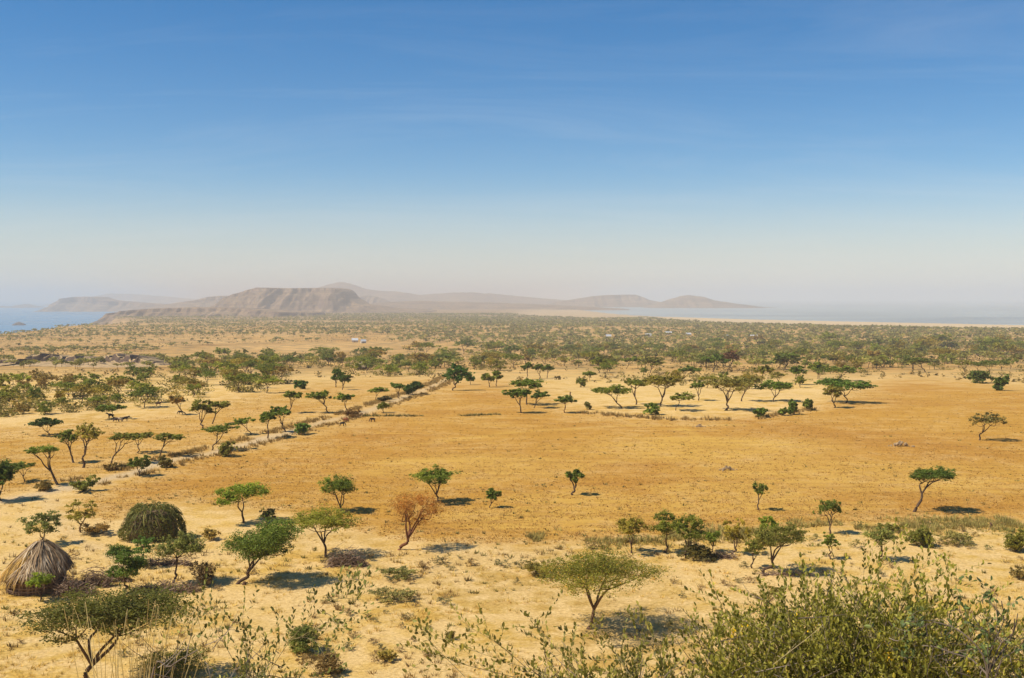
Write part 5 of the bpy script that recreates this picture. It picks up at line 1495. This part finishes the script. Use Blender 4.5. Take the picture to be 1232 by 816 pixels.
extraD = [[fpt(320, 815, 6.4), fpt(350, 770, 6.4), fpt(395, 722, 6.4), fpt(424, 699, 6.4)], [fpt(290, 812, 6.5), fpt(262, 760, 6.5), fpt(240, 722, 6.5)],
          [fpt(345, 770, 6.4), fpt(372, 768, 6.4), fpt(402, 785, 6.4)], [fpt(385, 735, 6.4), fpt(400, 742, 6.4), fpt(418, 758, 6.4)], [fpt(395, 722, 6.4), fpt(415, 720, 6.4), fpt(438, 722, 6.4)],
          [fpt(300, 815, 6.6), fpt(300, 770, 6.6), fpt(290, 742, 6.6)], [fpt(250, 812, 6.4), fpt(232, 770, 6.4), fpt(222, 735, 6.4)]]
fore_bush('leafy foreground sprays with arching pale stems, bottom left', (-1.52, 6.7), tipsD, 36, (.19, .19, .04), extraD, 10, .028, 1.1, sw=.0032, grey=160)

def twisted_shrub():
    """nearly bare woody shrub at the right edge"""
    rng = np.random.RandomState(41)
    b = np.array([2.52, 5.9]); z = gz(*b); o = np.array([b[0], b[1], z])
    root = tag(empty('bush', tuple(o)), 'twisted woody shrub with few leaves against the right edge', 'bush')
    wood = Acc(); B, D, tn = [], [], []
    def branch(p, d, l, r, lev):
        n = 4; P = [p]
        for k in range(n):
            d = d + rng.normal(0, .32, 3); d[2] += .04; d /= np.linalg.norm(d)
            P.append(P[-1] + d * l / n)
        P = np.array(P)
        tube(wood, smoothpath(P, 2), np.linspace(r, r * .55, 2 * n + 1), 5 if lev < 2 else 3, rng.rand())
        if lev >= 2 and rng.rand() < .8:
            m = rng.randint(2, 6)
            for _ in range(m):
                q = P[rng.randint(1, n + 1)]
                B.append(q); D.append(rng.normal(size=3) + np.array([0, 0, .5])); tn.append(rng.rand())
        if lev < 4:
            for _ in range(rng.randint(2, 4)):
                q = P[rng.randint(2, n + 1)]
                branch(q, d * .5 + rng.normal(0, .6, 3) + np.array([0, 0, .12]), l * rng.uniform(.5, .75), r * .5, lev + 1)
    t1 = fpt(1188, 812, 5.9) - o
    tube(wood, smoothpath([(0, 0, -.1), t1 * .5 + np.array([.05, 0, 0]), t1], 4), np.linspace(.014, .009, 9), 6, .5)
    for d in ((-.15, 0, 1), (.35, .1, .8), (-.5, .2, .55), (.6, -.2, .3), (.1, .3, .9)):
        branch(t1, np.array(d), .40, .005, 1)
    for d in ((.5, -.1, .5), (-.4, .1, .6)):
        branch(t1 * .85, np.array(d), .40, .006, 1)
    obj('stems', wood.mesh('twisted_wood', M_GREYTWIG), root)
    B, D = np.array(B), np.array(D)
    V, Q, t = oval_leaves(rng, B, D, .034, np.array(tn), .5)
    lf = obj('leaves', mesh('twisted_leaves', V, [Q], M_BROAD, t), root, color=(.13, .17, .05)); lf['kind'] = 'stuff'
twisted_shrub()

def tall_grass():
    rng = np.random.RandomState(51); b = np.array([-2.42, 7.0]); o = np.array([b[0], b[1], gz(*b)])
    acc = Acc()
    for k in range(46):
        g = rng.randint(3)
        x0_ = (128, 150, 170)[g] + rng.normal(0, 5); ang = rng.normal(.15, .42)
        y = rng.uniform(732, 806); x = x0_ + (860 - y) * ang * .75
        t = fpt(x, y, rng.uniform(6.8, 7.2)) - o; s_ = fpt(x0_, 1000, 7.0) - o; s_[2] = -.08
        mid = s_ * .4 + t * .6; mid[0] = s_[0] * .62 + t[0] * .38 + rng.normal(0, .015)
        tip = t + np.array([ang * .10 * rng.rand(), 0, -.07 * rng.rand() * abs(ang) * 3])
        tube(acc, smoothpath([s_, mid, t, tip], 4), np.linspace(.0036, .0009, 13), 3, rng.rand())
    o_ = tag(obj('grass_clump', acc.mesh('tall_grass', M_STRAW), loc=o), 'tall clump of golden dry grass stems at the bottom left', 'grass clump')
tall_grass()

def dead_branch():
    rng = np.random.RandomState(61); b = np.array([-2.15, 6.3]); o = np.array([b[0], b[1], gz(*b)])
    acc = Acc()
    main = [np.array([0, 0, -.08]), fpt(180, 830, 6.3) - o, fpt(205, 802, 6.3) - o, fpt(238, 782, 6.3) - o]
    P = smoothpath(main, 5); tube(acc, P, np.linspace(.007, .003, len(P)), 6, .6)
    for k in range(14):
        p = P[rng.randint(5, len(P))] + rng.normal(0, .05, 3); d = rng.normal(size=3); d[2] = abs(d[2]) * .8; d /= np.linalg.norm(d); l = rng.uniform(.08, .34)
        tube(acc, smoothpath([p, p + d * l * .5 + rng.normal(0, .03, 3), p + d * l + rng.normal(0, .04, 3)], 2), np.linspace(.0028, .0008, 5), 3, rng.rand())
    tag(obj('dead_branch', acc.mesh('dead_branch', M_GREYTWIG), loc=o), 'grey dead branch with bare twigs beside the tall dry grass', 'branch')
dead_branch()

# ------------------------------------------------------------------ the haze over the plain
def haze():
    x, y0, y1, z0, z1 = 43000, -3000, 43000, CAMZ - 140, CAMZ + 180
    V = [(sx * x, yy, zz) for zz in (z0, z1) for sx, yy in ((-1, y0), (1, y0), (1, y1), (-1, y1))]
    Q = [(3, 2, 1, 0), (4, 5, 6, 7), (0, 1, 5, 4), (1, 2, 6, 5), (2, 3, 7, 6), (3, 0, 4, 7)]
    m = bpy.data.materials.new('haze_air'); m.use_nodes = True; nt = m.node_tree
    nt.nodes.clear()
    out = nt.nodes.new('ShaderNodeOutputMaterial'); v = nt.nodes.new('ShaderNodeVolumePrincipled')
    v.inputs['Color'].default_value = (.79, .79, .785, 1)
    v.inputs['Density'].default_value = 1.22e-4
    v.inputs['Anisotropy'].default_value = 0.0
    nt.links.new(v.outputs[0], out.inputs['Volume'])
    tag(obj('haze', mesh('haze', V, [Q], m)), 'pale dusty haze lying over the whole plain', 'haze', kind='stuff')
haze()
print('objects', len(bpy.data.objects), 'faces', sum(len(m_.polygons) for m_ in bpy.data.meshes))
